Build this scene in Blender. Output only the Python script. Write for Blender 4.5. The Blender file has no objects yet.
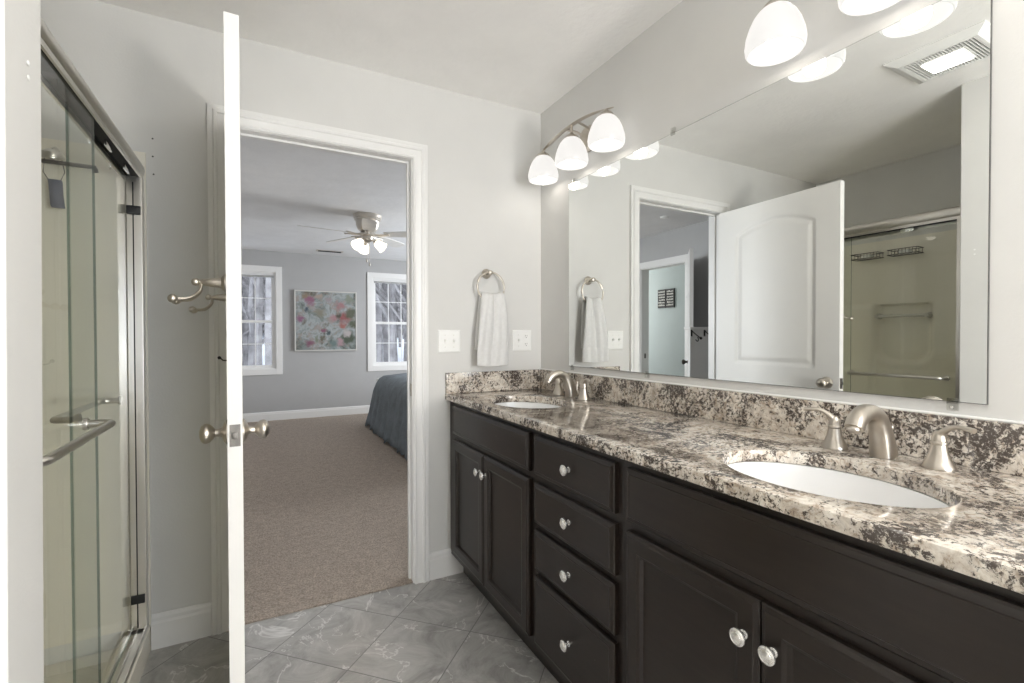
import bpy, bmesh, math, random
from mathutils import Vector, Matrix, noise as mnoise

S = bpy.context.scene
COL = S.collection
PI = math.pi

# ------------------------------------------------------------------ camera, world, light, exposure
CAM_F, CAM_YAW, CAM_PITCH, CAM_ROLL, CAM_H, CAM_SY = 474.07, 0.4866, -0.0123, -0.0020, 1.2041, 1.16
cam_d = bpy.data.cameras.new('camera')
cam = bpy.data.objects.new('camera', cam_d)
COL.objects.link(cam)
S.camera = cam
cam_d.sensor_fit = 'HORIZONTAL'
cam_d.sensor_width = 36.0
cam_d.lens = CAM_F / 1024 * 36
cam_d.shift_y = CAM_SY / 1024
cam_d.clip_start = 0.02
cam_d.clip_end = 300
_F = Vector((math.sin(CAM_YAW) * math.cos(CAM_PITCH), math.cos(CAM_YAW) * math.cos(CAM_PITCH), math.sin(CAM_PITCH)))
_R = Vector((math.cos(CAM_YAW), -math.sin(CAM_YAW), 0))
_U = _R.cross(_F)
_R2 = _R * math.cos(CAM_ROLL) + _U * math.sin(CAM_ROLL)
_U2 = -_R * math.sin(CAM_ROLL) + _U * math.cos(CAM_ROLL)
cam.matrix_world = Matrix(((_R2.x, _U2.x, -_F.x, 0), (_R2.y, _U2.y, -_F.y, 0), (_R2.z, _U2.z, -_F.z, CAM_H), (0, 0, 0, 1)))

world = bpy.data.worlds.new('overcast_sky')
S.world = world
world.use_nodes = True
bgn = world.node_tree.nodes['Background']
bgn.inputs[0].default_value = (0.80, 0.87, 1.0, 1)
bgn.inputs[1].default_value = 3.0

S.view_settings.view_transform = 'Standard'
S.view_settings.look = 'None'
S.view_settings.gamma = 1.0
S.view_settings.use_curve_mapping = False
S.view_settings.exposure = -0.10
S.cycles.max_bounces = 14
S.cycles.diffuse_bounces = 9
S.cycles.glossy_bounces = 8
S.cycles.transparent_max_bounces = 24
S.cycles.sample_clamp_indirect = 6.0
S.cycles.caustics_reflective = False
S.cycles.caustics_refractive = False


def area_light(name, loc, direction, sx, sy, energy, color):
    d = bpy.data.lights.new(name, 'AREA')
    d.shape = 'RECTANGLE'
    d.size, d.size_y = sx, sy
    d.energy = energy
    d.color = color
    o = bpy.data.objects.new(name, d)
    COL.objects.link(o)
    o.location = loc
    o.rotation_euler = Vector(direction).to_track_quat('-Z', 'Y').to_euler()
    return o


DAY = (0.88, 0.94, 1.0)
area_light('daylight_bath_window', (0.80, -1.98, 1.50), (-0.25, 1, -0.02), 1.0, 1.3, 27, (0.84, 0.92, 1.0))
area_light('added_bedroom_side_fill', (4.30, 5.2, 1.50), (-1, 0, -0.05), 1.9, 1.3, 165, (0.95, 0.975, 1.0))  # added fill through an invented, unseen side opening to brighten the bedroom
area_light('added_hall_fill', (-2.05, 6.35, 1.6), (0, -1, -0.1), 0.9, 1.6, 26, (1.0, 0.98, 0.95))  # light added to brighten the teal hall wall; no known source


def fill_point(name, loc, energy, radius):  # unseen fill light without any fixture
    d = bpy.data.lights.new(name, 'POINT')
    d.energy = energy
    d.shadow_soft_size = radius
    d.color = (1.0, 0.955, 0.90)
    o = bpy.data.objects.new(name, d)
    COL.objects.link(o)
    o.location = loc


fill_point('added_alcove_fill', (1.16, -1.35, 1.10), 102, 0.14)  # added behind the camera to lift the ceiling and walls
fill_point('added_upper_fill', (1.00, -0.62, 2.15), 16, 0.14)  # second added fill, reaching into the shower and over the ceiling
BULB = 11.0
BULB_COL = (1.0, 0.93, 0.84)

# ------------------------------------------------------------------ measured frame (metres; camera stands at x=0, y=0)
W = 1.380          # vanity wall
B = 2.263          # bathroom face of the door wall
B2 = 2.355         # bedroom face of the door wall
H = 2.44
FAR = 7.65         # bedroom window wall
BL = -1.48         # bedroom left wall
BR = 4.05          # bedroom right wall
REAR = -1.80
LW = -1.25         # bathroom left wall

random.seed(7)

# ------------------------------------------------------------------ materials


def new_mat(name):
    m = bpy.data.materials.new(name)
    m.use_nodes = True
    nt = m.node_tree
    return m, nt, nt.nodes['Principled BSDF']


def N(nt, t, **kw):
    n = nt.nodes.new(t)
    for k, v in kw.items():
        if k in n.inputs:
            n.inputs[k].default_value = v
        else:
            setattr(n, k, v)
    return n


def L(nt, a, b):
    nt.links.new(a, b)


def ramp(nt, fac, stops, interp='LINEAR'):
    r = nt.nodes.new('ShaderNodeValToRGB')
    r.color_ramp.interpolation = interp
    e = r.color_ramp.elements
    while len(e) < len(stops):
        e.new(0.5)
    for el, (p, c) in zip(e, stops):
        el.position = p
        el.color = (*c, 1) if len(c) == 3 else c
    L(nt, fac, r.inputs[0])
    return r.outputs[0]


def coords(nt, scale=(1, 1, 1), rot=(0, 0, 0), loc=(0, 0, 0), space='Object'):
    tc = nt.nodes.new('ShaderNodeTexCoord')
    mp = nt.nodes.new('ShaderNodeMapping')
    mp.inputs['Scale'].default_value = scale
    mp.inputs['Rotation'].default_value = rot
    mp.inputs['Location'].default_value = loc
    L(nt, tc.outputs[space], mp.inputs[0])
    return mp.outputs[0]


def wpos(nt, scale=(1, 1, 1), rot=(0, 0, 0), loc=(0, 0, 0)):
    g = nt.nodes.new('ShaderNodeNewGeometry')
    mp = nt.nodes.new('ShaderNodeMapping')
    mp.inputs['Scale'].default_value = scale
    mp.inputs['Rotation'].default_value = rot
    mp.inputs['Location'].default_value = loc
    L(nt, g.outputs['Position'], mp.inputs[0])
    return mp.outputs[0]


def noise(nt, vec, scale, detail=4, rough=0.55, dist=0.0):
    n = N(nt, 'ShaderNodeTexNoise', Scale=scale, Detail=detail, Roughness=rough, Distortion=dist)
    L(nt, vec, n.inputs['Vector'])
    return n.outputs['Fac']


def mixc(nt, fac, a, b, blend='MIX'):
    m = nt.nodes.new('ShaderNodeMix')
    m.data_type = 'RGBA'
    m.blend_type = blend
    for sock, v in ((0, fac), (6, a), (7, b)):
        if hasattr(v, 'links') or isinstance(v, bpy.types.NodeSocket):
            L(nt, v, m.inputs[sock])
        elif sock == 0:
            m.inputs[0].default_value = v
        else:
            m.inputs[sock].default_value = (*v, 1)
    return m.outputs[2]


def math_n(nt, op, a, b=None, c=None):
    m = nt.nodes.new('ShaderNodeMath')
    m.operation = op
    for i, v in enumerate((a, b, c)):
        if v is None:
            continue
        if isinstance(v, bpy.types.NodeSocket):
            L(nt, v, m.inputs[i])
        else:
            m.inputs[i].default_value = v
    return m.outputs[0]


def bump(nt, p, height, strength, dist=0.01):
    b = N(nt, 'ShaderNodeBump', Strength=strength, Distance=dist)
    L(nt, height, b.inputs['Height'])
    L(nt, b.outputs[0], p.inputs['Normal'])


def simple(name, col, rough=0.5, metal=0.0, var=0.04, vscale=6.0, bscale=0, bstr=0.0, spec=None, bdist=0.01):
    m, nt, p = new_mat(name)
    v = wpos(nt)
    n = noise(nt, v, vscale, 3)
    lo = tuple(c * (1 - var) for c in col)
    hi = tuple(min(1, c * (1 + var)) for c in col)
    L(nt, ramp(nt, n, [(0.3, lo), (0.7, hi)]), p.inputs['Base Color'])
    p.inputs['Roughness'].default_value = rough
    p.inputs['Metallic'].default_value = metal
    if spec is not None:
        p.inputs['Specular IOR Level'].default_value = spec
    if bscale:
        bump(nt, p, noise(nt, v, bscale, 3), bstr, bdist)
    return m


M = {}
M['wall'] = simple('grey_wall_paint', (0.685, 0.68, 0.66), 0.7, var=0.015, bscale=140, bstr=0.12, bdist=0.004)
M['bed_wall'] = simple('bedroom_grey_paint', (0.43, 0.43, 0.43), 0.75, var=0.015, bscale=140, bstr=0.1, bdist=0.004)
M['teal_wall'] = simple('pale_teal_paint', (0.46, 0.515, 0.505), 0.75, var=0.015)
M['ceiling'] = simple('textured_ceiling_white', (0.92, 0.91, 0.89), 0.85, var=0.02, bscale=38, bstr=0.35, bdist=0.006)
M['bed_ceiling'] = simple('textured_bedroom_ceiling', (0.80, 0.80, 0.80), 0.85, var=0.03, bscale=17, bstr=0.22, bdist=0.008)
M['trim'] = simple('white_semigloss_trim', (0.80, 0.795, 0.78), 0.35, var=0.01)
M['door'] = simple('white_door_paint', (0.80, 0.79, 0.765), 0.42, var=0.01, bscale=260, bstr=0.05, bdist=0.002)
M['nickel'] = simple('brushed_nickel', (0.55, 0.505, 0.445), 0.33, 1.0, var=0.05, vscale=40)
M['chrome'] = simple('polished_chrome', (0.80, 0.80, 0.79), 0.10, 1.0, var=0.01)
M['satin'] = simple('satin_silver_aluminium', (0.66, 0.64, 0.60), 0.30, 1.0, var=0.02)
M['knob'] = simple('bright_silver_knob', (0.90, 0.885, 0.85), 0.24, 0.82, var=0.02)
M['black_rubber_and_slot'] = simple('black_rubber_and_slot', (0.012, 0.012, 0.012), 0.5, var=0.1)
M['dark_hole'] = simple('dark_slot', (0.02, 0.02, 0.02), 0.8, var=0.05)
M['porcelain'] = simple('white_porcelain', (0.86, 0.86, 0.86), 0.08, var=0.005)
M['plate'] = simple('white_plastic_plate', (0.86, 0.86, 0.84), 0.3, var=0.005)
M['acrylic'] = simple('beige_shower_acrylic', (0.86, 0.82, 0.725), 0.22, var=0.015)
M['grout_dark'] = simple('shadow_gap', (0.05, 0.045, 0.04), 0.9)
M['blackmetal'] = simple('black_iron', (0.02, 0.019, 0.018), 0.4, 0.6, var=0.1)
M['fan_cream'] = simple('fan_brushed_cream_metal', (0.62, 0.58, 0.52), 0.35, 0.6, var=0.03)
M['fan_blade'] = simple('pale_fan_blade', (0.68, 0.66, 0.62), 0.4, var=0.05, vscale=12)
M['clear_clip'] = None


def m_cabinet():
    m, nt, p = new_mat('espresso_stained_wood')
    v = wpos(nt, (3.0, 3.0, 26.0))
    n = noise(nt, v, 3.0, 6, 0.6, 0.4)
    g = noise(nt, wpos(nt), 3.2, 3)
    c = ramp(nt, n, [(0.25, (0.0115, 0.0078, 0.0060)), (0.75, (0.022, 0.0155, 0.0122))])
    c = mixc(nt, math_n(nt, 'MULTIPLY', g, 0.3), c, (0.026, 0.0190, 0.0155))
    # tiny pale chips and dust specks in the finish
    sp = N(nt, 'ShaderNodeTexVoronoi', Scale=9.0)
    L(nt, wpos(nt), sp.inputs['Vector'])
    chip = math_n(nt, 'LESS_THAN', sp.outputs['Distance'], 0.012)
    c = mixc(nt, chip, c, (0.35, 0.32, 0.28))
    L(nt, c, p.inputs['Base Color'])
    p.inputs['Roughness'].default_value = 0.30
    p.inputs['Specular IOR Level'].default_value = 0.42
    bump(nt, p, n, 0.05, 0.002)
    return m


M['cab'] = m_cabinet()


def m_granite():
    m, nt, p = new_mat('brown_cream_granite')
    v = wpos(nt)
    vs = wpos(nt, (1.0, 1.0, 1.0), (0.2, 0.3, 0.5))
    big = noise(nt, vs, 7.0, 6, 0.68, 1.2)
    mid = noise(nt, v, 46.0, 7, 0.72, 0.7)
    fine = noise(nt, v, 210.0, 4, 0.7, 0.3)
    base = ramp(nt, mid, [(0.28, (0.225, 0.165, 0.120)), (0.40, (0.46, 0.38, 0.305)), (0.47, (0.68, 0.615, 0.53)), (0.60, (0.80, 0.755, 0.685)), (0.74, (0.60, 0.56, 0.51))])
    # broad tan and brown-grey drifts
    big2 = noise(nt, wpos(nt, (1.0, 1.5, 1.0), loc=(3.1, 1.7, 0.4)), 11.0, 6, 0.68, 1.0)
    hz = ramp(nt, big2, [(0.44, (0, 0, 0)), (0.64, (0.62, 0.62, 0.62))])
    c = mixc(nt, hz, base, (0.29, 0.23, 0.18))
    # dark mineral clusters: ragged specks gathered in patches
    vcell = noise(nt, wpos(nt, loc=(7, 3, 5)), 98.0, 6, 0.76, 0.6)
    bigd = math_n(nt, 'MULTIPLY', math_n(nt, 'SUBTRACT', big, 0.5), 0.85)
    dk = math_n(nt, 'ADD', vcell, bigd)
    dark = ramp(nt, dk, [(0.495, (0, 0, 0)), (0.55, (0.96, 0.96, 0.96))])
    c = mixc(nt, dark, c, (0.052, 0.039, 0.033))
    # pale grains
    gr = ramp(nt, fine, [(0.56, (0, 0, 0)), (0.66, (0.55, 0.55, 0.55))])
    c = mixc(nt, gr, c, (0.66, 0.62, 0.55))
    L(nt, c, p.inputs['Base Color'])
    p.inputs['Roughness'].default_value = 0.10
    p.inputs['Specular IOR Level'].default_value = 0.5
    bump(nt, p, fine, 0.02, 0.001)
    return m


M['granite'] = m_granite()


def m_tile():
    m, nt, p = new_mat('grey_marble_floor_tile')
    g = nt.nodes.new('ShaderNodeNewGeometry')
    sep = nt.nodes.new('ShaderNodeSeparateXYZ')
    L(nt, g.outputs['Position'], sep.inputs[0])
    T = 0.339
    s2 = math.sqrt(2)
    a = math_n(nt, 'DIVIDE', math_n(nt, 'SUBTRACT', sep.outputs[0], sep.outputs[1]), s2 * T)
    b = math_n(nt, 'DIVIDE', math_n(nt, 'ADD', sep.outputs[0], sep.outputs[1]), s2 * T)
    a = math_n(nt, 'ADD', a, 1.514 / (s2 * T))
    b = math_n(nt, 'SUBTRACT', b, 2.527 / (s2 * T))
    fa = math_n(nt, 'PINGPONG', a, 0.5)
    fb = math_n(nt, 'PINGPONG', b, 0.5)
    edge = math_n(nt, 'MINIMUM', fa, fb)
    grout = math_n(nt, 'LESS_THAN', edge, 0.0058)
    ia = math_n(nt, 'FLOOR', a)
    ib = math_n(nt, 'FLOOR', b)
    off = nt.nodes.new('ShaderNodeCombineXYZ')
    L(nt, math_n(nt, 'MULTIPLY', ia, 3.7), off.inputs[0])
    L(nt, math_n(nt, 'MULTIPLY', ib, 5.3), off.inputs[1])
    L(nt, math_n(nt, 'ADD', ia, math_n(nt, 'MULTIPLY', ib, 2.0)), off.inputs[2])
    va = nt.nodes.new('ShaderNodeVectorMath')
    va.operation = 'ADD'
    L(nt, g.outputs['Position'], va.inputs[0])
    L(nt, off.outputs[0], va.inputs[1])
    v = va.outputs[0]
    cloud = noise(nt, v, 5.5, 8, 0.70, 1.2)
    c = ramp(nt, cloud, [(0.30, (0.19, 0.182, 0.170)), (0.45, (0.33, 0.32, 0.303)), (0.55, (0.41, 0.40, 0.383)), (0.72, (0.55, 0.54, 0.515))])
    # per-tile tone
    wn = nt.nodes.new('ShaderNodeTexWhiteNoise')
    L(nt, off.outputs[0], wn.inputs['Vector'])
    c = mixc(nt, 0.22, c, ramp(nt, wn.outputs['Value'], [(0, (0.25, 0.246, 0.236)), (1, (0.40, 0.394, 0.38))]))
    # white veins: thin level sets of warped noise, broken up
    vn = noise(nt, v, 2.3, 5, 0.55, 1.4)
    vd = math_n(nt, 'ABSOLUTE', math_n(nt, 'SUBTRACT', vn, 0.5))
    brk = noise(nt, v, 7.0, 2)
    wv = math_n(nt, 'MULTIPLY', math_n(nt, 'SUBTRACT', brk, 0.40), 0.058)
    vein = math_n(nt, 'SUBTRACT', 1.0, math_n(nt, 'DIVIDE', vd, math_n(nt, 'MAXIMUM', wv, 0.0004)))
    vein = math_n(nt, 'MAXIMUM', vein, 0.0)
    vein.node.use_clamp = True
    c = mixc(nt, math_n(nt, 'MULTIPLY', vein, 0.72), c, (0.72, 0.71, 0.69))
    c = mixc(nt, grout, c, (0.185, 0.18, 0.172))
    L(nt, c, p.inputs['Base Color'])
    p.inputs['Roughness'].default_value = 0.30
    h = math_n(nt, 'MULTIPLY', math_n(nt, 'MINIMUM', edge, 0.012), 60)
    bump(nt, p, h, 0.25, 0.003)
    return m


M['tile'] = m_tile()


def m_carpet():
    m, nt, p = new_mat('taupe_cut_pile_carpet')
    v = wpos(nt)
    big = noise(nt, v, 1.6, 5, 0.65, 0.6)
    mid = noise(nt, v, 20, 7, 0.78, 0.3)
    fine = noise(nt, v, 120, 4, 0.75)
    c = ramp(nt, mid, [(0.3, (0.43, 0.355, 0.295)), (0.7, (0.65, 0.56, 0.475))])
    c = mixc(nt, math_n(nt, 'MULTIPLY', big, 0.5), c, (0.47, 0.40, 0.34))
    f = ramp(nt, fine, [(0.32, (0.5, 0.5, 0.5)), (0.68, (1.42, 1.42, 1.42))])
    c = mixc(nt, 0.8, c, f, 'MULTIPLY')
    L(nt, c, p.inputs['Base Color'])
    p.inputs['Roughness'].default_value = 1.0
    p.inputs['Specular IOR Level'].default_value = 0.05
    bump(nt, p, math_n(nt, 'ADD', fine, mid), 0.9, 0.02)
    return m


M['carpet'] = m_carpet()


def m_glass(name, tint, gloss_tint=(1, 1, 1), ior=1.45, rough=0.0):
    m = bpy.data.materials.new(name)
    m.use_nodes = True
    nt = m.node_tree
    nt.nodes.clear()
    out = nt.nodes.new('ShaderNodeOutputMaterial')
    mix = nt.nodes.new('ShaderNodeMixShader')
    tr = N(nt, 'ShaderNodeBsdfTransparent', Color=(*tint, 1))
    gl = N(nt, 'ShaderNodeBsdfGlossy', Color=(*gloss_tint, 1), Roughness=rough)
    fr = N(nt, 'ShaderNodeFresnel', IOR=ior)
    ge = nt.nodes.new('ShaderNodeNewGeometry')
    L(nt, math_n(nt, 'MULTIPLY', fr.outputs[0], math_n(nt, 'SUBTRACT', 1.0, ge.outputs['Backfacing'])), mix.inputs[0])
    L(nt, tr.outputs[0], mix.inputs[1])
    L(nt, gl.outputs[0], mix.inputs[2])
    L(nt, mix.outputs[0], out.inputs[0])
    return m


M['shower_glass'] = m_glass('clear_shower_glass', (0.968, 0.980, 0.966), ior=1.42)
M['glass_edge'] = m_glass('green_glass_edge', (0.36, 0.46, 0.43), (0.6, 0.7, 0.66), 1.5, 0.1)
M['pane'] = m_glass('window_pane', (0.96, 0.97, 0.97), ior=1.2)
M['clear_clip'] = m_glass('clear_plastic', (0.90, 0.90, 0.89), ior=1.45, rough=0.15)

m, nt, p = new_mat('mirror_silver')
p.inputs['Base Color'].default_value = (0.90, 0.915, 0.90, 1)
p.inputs['Metallic'].default_value = 1.0
p.inputs['Roughness'].default_value = 0.0
M['mirror'] = m
M['mirror_edge'] = simple('dark_desilvered_mirror_edge', (0.10, 0.10, 0.095), 0.3, 0.4)


def m_emit(name, col, strength):
    m = bpy.data.materials.new(name)
    m.use_nodes = True
    nt = m.node_tree
    nt.nodes.clear()
    out = nt.nodes.new('ShaderNodeOutputMaterial')
    e = N(nt, 'ShaderNodeEmission', Color=(*col, 1), Strength=strength)
    L(nt, e.outputs[0], out.inputs[0])
    return m


def m_shade(name, trans, refl, extra, col=(1.0, 0.975, 0.94)):
    """frosted glass: passes part of the bulb's light, and glows a little itself"""
    m = bpy.data.materials.new(name)
    m.use_nodes = True
    nt = m.node_tree
    nt.nodes.clear()
    out = nt.nodes.new('ShaderNodeOutputMaterial')
    t = N(nt, 'ShaderNodeBsdfTranslucent', Color=(trans, trans * 0.97, trans * 0.93, 1))
    d = N(nt, 'ShaderNodeBsdfDiffuse', Color=(refl, refl, refl, 1))
    g = N(nt, 'ShaderNodeBsdfGlossy', Color=(1, 1, 1, 1), Roughness=0.15)
    fr = N(nt, 'ShaderNodeFresnel', IOR=1.3)
    a = nt.nodes.new('ShaderNodeAddShader')
    L(nt, t.outputs[0], a.inputs[0])
    L(nt, d.outputs[0], a.inputs[1])
    mx = nt.nodes.new('ShaderNodeMixShader')
    L(nt, fr.outputs[0], mx.inputs[0])
    L(nt, a.outputs[0], mx.inputs[1])
    L(nt, g.outputs[0], mx.inputs[2])
    e = N(nt, 'ShaderNodeEmission', Color=(*col, 1), Strength=extra)
    b = nt.nodes.new('ShaderNodeAddShader')
    L(nt, mx.outputs[0], b.inputs[0])
    L(nt, e.outputs[0], b.inputs[1])
    L(nt, b.outputs[0], out.inputs[0])
    return m


M['bulb'] = m_emit('lit_bulb', BULB_COL, BULB)
M['shade'] = m_shade('frosted_white_glass_shade', 0.07, 0.10, 0.86)
M['fan_bulb'] = m_emit('lit_fan_bulb', (1.0, 0.84, 0.64), 300.0)
M['fan_shade'] = m_shade('frosted_fan_shade', 0.25, 0.15, 1.5, (1.0, 0.92, 0.80))
M['lens'] = m_emit('lit_fan_lens', (1.0, 0.96, 0.88), 12.0)

M['towel'] = simple('white_terry_cloth', (0.90, 0.895, 0.88), 1.0, var=0.03, vscale=60, bscale=420, bstr=0.9, spec=0.05, bdist=0.006)
M['comforter'] = simple('slate_blue_bedspread', (0.185, 0.208, 0.228), 0.9, var=0.14, vscale=9, bscale=75, bstr=0.6, spec=0.15, bdist=0.012)
M['mattress'] = simple('dark_box_spring_cloth', (0.03, 0.03, 0.032), 0.9)
M['snow'] = simple('snow', (0.86, 0.88, 0.92), 0.9, var=0.06, vscale=0.6)
M['bark'] = simple('grey_brown_bark', (0.33, 0.31, 0.30), 0.95, var=0.35, vscale=3.0)
M['blind'] = simple('grey_rolled_blind', (0.40, 0.40, 0.39), 0.8, var=0.2, vscale=20)
M['frame_wood'] = simple('pale_grey_picture_frame', (0.60, 0.59, 0.56), 0.45, var=0.03)
M['sign_black'] = simple('black_sign_board', (0.018, 0.017, 0.016), 0.6)
M['sign_white'] = simple('chalk_white_lettering', (0.55, 0.54, 0.50), 0.8)
M['pouch'] = simple('dusty_blue_plastic_pouch', (0.13, 0.14, 0.20), 0.5, var=0.1)
M['hardware_grey'] = simple('worn_grey_latch_steel', (0.20, 0.19, 0.175), 0.45, 0.8, var=0.15, vscale=60)
M['basket'] = simple('grey_coated_wire', (0.16, 0.15, 0.135), 0.45, 0.3)
M['hardware_dark'] = simple('dark_bronze_hardware', (0.06, 0.052, 0.045), 0.35, 0.9)


def m_painting():
    m, nt, p = new_mat('abstract_floral_paint')
    v0 = coords(nt)
    warp = N(nt, 'ShaderNodeTexNoise', Scale=7.0, Detail=5.0, Roughness=0.7)
    L(nt, v0, warp.inputs['Vector'])
    sc = nt.nodes.new('ShaderNodeVectorMath')
    sc.operation = 'MULTIPLY_ADD'
    L(nt, warp.outputs['Color'], sc.inputs[0])
    sc.inputs[1].default_value = (0.22, 0.0, 0.22)
    sc.inputs[2].default_value = (-0.11, 0, -0.11)
    ad = nt.nodes.new('ShaderNodeVectorMath')
    ad.operation = 'ADD'
    L(nt, v0, ad.inputs[0])
    L(nt, sc.outputs[0], ad.inputs[1])
    v = ad.outputs[0]
    n1 = noise(nt, v0, 3.4, 6, 0.68, 0.5)
    n2 = noise(nt, coords(nt, (1, 1, 1), loc=(4, 2, 1)), 11.0, 4, 0.6, 0.8)
    c = ramp(nt, n1, [(0.34, (0.06, 0.07, 0.06)), (0.43, (0.20, 0.23, 0.22)), (0.53, (0.36, 0.39, 0.40)), (0.64, (0.13, 0.12, 0.09))])
    c = mixc(nt, ramp(nt, n2, [(0.52, (0, 0, 0)), (0.62, (0.7, 0.7, 0.7))]), c, (0.30, 0.25, 0.22))
    blobs = [  # x, z (fractions of the canvas from centre), radius, colour
        (-0.27, 0.34, 0.085, (0.42, 0.15, 0.27)), (-0.33, 0.42, 0.07, (0.40, 0.30, 0.20)), (-0.10, 0.12, 0.10, (0.36, 0.34, 0.26)),
        (-0.40, 0.02, 0.06, (0.38, 0.14, 0.28)), (-0.30, 0.20, 0.045, (0.08, 0.11, 0.16)), (-0.28, -0.37, 0.075, (0.33, 0.12, 0.20)),
        (-0.05, -0.15, 0.05, (0.35, 0.10, 0.20)), (0.02, -0.20, 0.05, (0.06, 0.10, 0.12)), (0.12, 0.05, 0.08, (0.60, 0.34, 0.36)),
        (0.22, 0.26, 0.09, (0.55, 0.27, 0.28)), (0.30, 0.06, 0.10, (0.42, 0.10, 0.10)), (0.26, -0.08, 0.07, (0.50, 0.16, 0.13)),
        (0.40, 0.12, 0.10, (0.12, 0.13, 0.07)), (0.36, -0.28, 0.13, (0.07, 0.10, 0.05)), (0.42, -0.05, 0.09, (0.10, 0.12, 0.06)), (0.20, 0.10, 0.06, (0.10, 0.09, 0.06)), (0.22, -0.34, 0.07, (0.62, 0.40, 0.44)),
        (0.33, -0.20, 0.065, (0.74, 0.66, 0.66)), (0.10, -0.38, 0.09, (0.20, 0.29, 0.28)), (-0.12, 0.40, 0.06, (0.60, 0.48, 0.40)),
        (0.05, 0.36, 0.07, (0.50, 0.42, 0.44)), (0.38, 0.38, 0.08, (0.34, 0.38, 0.30)), (-0.16, -0.30, 0.06, (0.30, 0.33, 0.24))]
    for x, z, r, col in blobs:
        dn = nt.nodes.new('ShaderNodeVectorMath')
        dn.operation = 'DISTANCE'
        L(nt, v, dn.inputs[0])
        dn.inputs[1].default_value = (x * 0.88, -0.0165, z * 0.90)
        mk = ramp(nt, math_n(nt, 'DIVIDE', dn.outputs['Value'], r), [(0.40, (0.9, 0.9, 0.9)), (1.05, (0, 0, 0))])
        c = mixc(nt, mk, c, tuple(q * 0.62 for q in col))
    L(nt, c, p.inputs['Base Color'])
    p.inputs['Roughness'].default_value = 0.6
    return m


M['painting'] = m_painting()

# ------------------------------------------------------------------ mesh helpers


class MB:
    """collects shapes; build() links them as ONE mesh object"""

    def __init__(self):
        self.bm = bmesh.new()

    def box(self, x0, x1, y0, y1, z0, z1, bev=0.0, seg=2):
        r = bmesh.ops.create_cube(self.bm, size=1.0)
        vs = r['verts']
        for v in vs:
            v.co = Vector(((x0 + x1) / 2 + v.co.x * (x1 - x0), (y0 + y1) / 2 + v.co.y * (y1 - y0), (z0 + z1) / 2 + v.co.z * (z1 - z0)))
        if bev > 0:
            es = list({e for v in vs for e in v.link_edges})
            bmesh.ops.bevel(self.bm, geom=es, offset=bev, segments=seg, profile=0.7, affect='EDGES')
        return self

    def loft(self, rings, cap0=True, cap1=True, closed=True):
        bm = self.bm
        vr = [[bm.verts.new(p) for p in r] for r in rings]
        n = len(vr[0])
        for a, b in zip(vr[:-1], vr[1:]):
            for i in range(n if closed else n - 1):
                j = (i + 1) % n
                bm.faces.new((a[i], a[j], b[j], b[i]))
        if cap0:
            bm.faces.new(list(reversed(vr[0])))
        if cap1:
            bm.faces.new(vr[-1])
        return self

    def lathe(self, prof, origin=(0, 0, 0), axis=(0, 0, 1), n=28, cap=True, sx=1.0, sy=1.0):
        q = Vector(axis).to_track_quat('Z', 'X')
        o = Vector(origin)
        rings = []
        for r, z in prof:
            r = max(r, 0.00015)
            rings.append([o + q @ Vector((r * sx * math.cos(2 * PI * i / n), r * sy * math.sin(2 * PI * i / n), z)) for i in range(n)])
        return self.loft(rings, cap, cap)

    def tube(self, pts, rad, n=12, cap=True, closed=False, flat=1.0, up=(0, 0, 1)):
        P = [Vector(p) for p in pts]
        rd = rad if hasattr(rad, '__len__') else [rad] * len(P)
        rings = []
        for i, p in enumerate(P):
            if closed:
                t = (P[(i + 1) % len(P)] - P[i - 1])
            else:
                t = (P[min(i + 1, len(P) - 1)] - P[max(i - 1, 0)])
            t.normalize()
            u = Vector(up)
            if abs(t.dot(u)) > 0.98:
                u = Vector((1, 0, 0)) if abs(t.x) < 0.9 else Vector((0, 1, 0))
            a = t.cross(u).normalized()
            b = a.cross(t).normalized()
            rings.append([p + a * rd[i] * math.cos(2 * PI * k / n) + b * rd[i] * flat * math.sin(2 * PI * k / n) for k in range(n)])
        if closed:
            rings.append(rings[0])
            bm = self.bm
            vr = [[bm.verts.new(q) for q in r] for r in rings[:-1]]
            m_ = len(vr)
            for i in range(m_):
                a, b = vr[i], vr[(i + 1) % m_]
                for k in range(n):
                    bm.faces.new((a[k], a[(k + 1) % n], b[(k + 1) % n], b[k]))
            return self
        return self.loft(rings, cap, cap)

    def prism(self, poly, axis, a, b):
        """poly = 2D outline; axis 'x','y','z' extruded from a to b"""
        def P(u, v, w):
            return {'x': (w, u, v), 'y': (u, w, v), 'z': (u, v, w)}[axis]
        return self.loft([[Vector(P(u, v, a)) for u, v in poly], [Vector(P(u, v, b)) for u, v in poly]])

    def build(self, name, mat, parent=None, smooth=35, mats=None):
        bm = self.bm
        bmesh.ops.recalc_face_normals(bm, faces=bm.faces[:])
        off = Vector((0, 0, 0))
        q = parent
        while q is not None:
            off += q.location
            q = q.parent
        for v in bm.verts:
            v.co -= off
        me = bpy.data.meshes.new(name)
        bm.to_mesh(me)
        bm.free()
        for mm in (mats or [mat]):
            me.materials.append(mm)
        if smooth:
            for f in me.polygons:
                f.use_smooth = True
            try:
                me.set_sharp_from_angle(angle=math.radians(smooth))
            except Exception:
                pass
        o = bpy.data.objects.new(name, me)
        COL.objects.link(o)
        if parent is not None:
            o.parent = parent
        return o


def tag(o, label, cat, group=None):
    o['label'] = label
    o['category'] = cat
    if group:
        o['group'] = group
    return o


def thing(name, loc, label, cat, group=None):
    o = bpy.data.objects.new(name, None)
    o.empty_display_size = 0.05
    COL.objects.link(o)
    o.location = loc
    return tag(o, label, cat, group)


def recentre(o, loc):
    """move a single-mesh thing's origin to loc (its geometry stays put)"""
    loc = Vector(loc)
    for v in o.data.vertices:
        v.co -= loc
    o.location = loc
    return o


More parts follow.
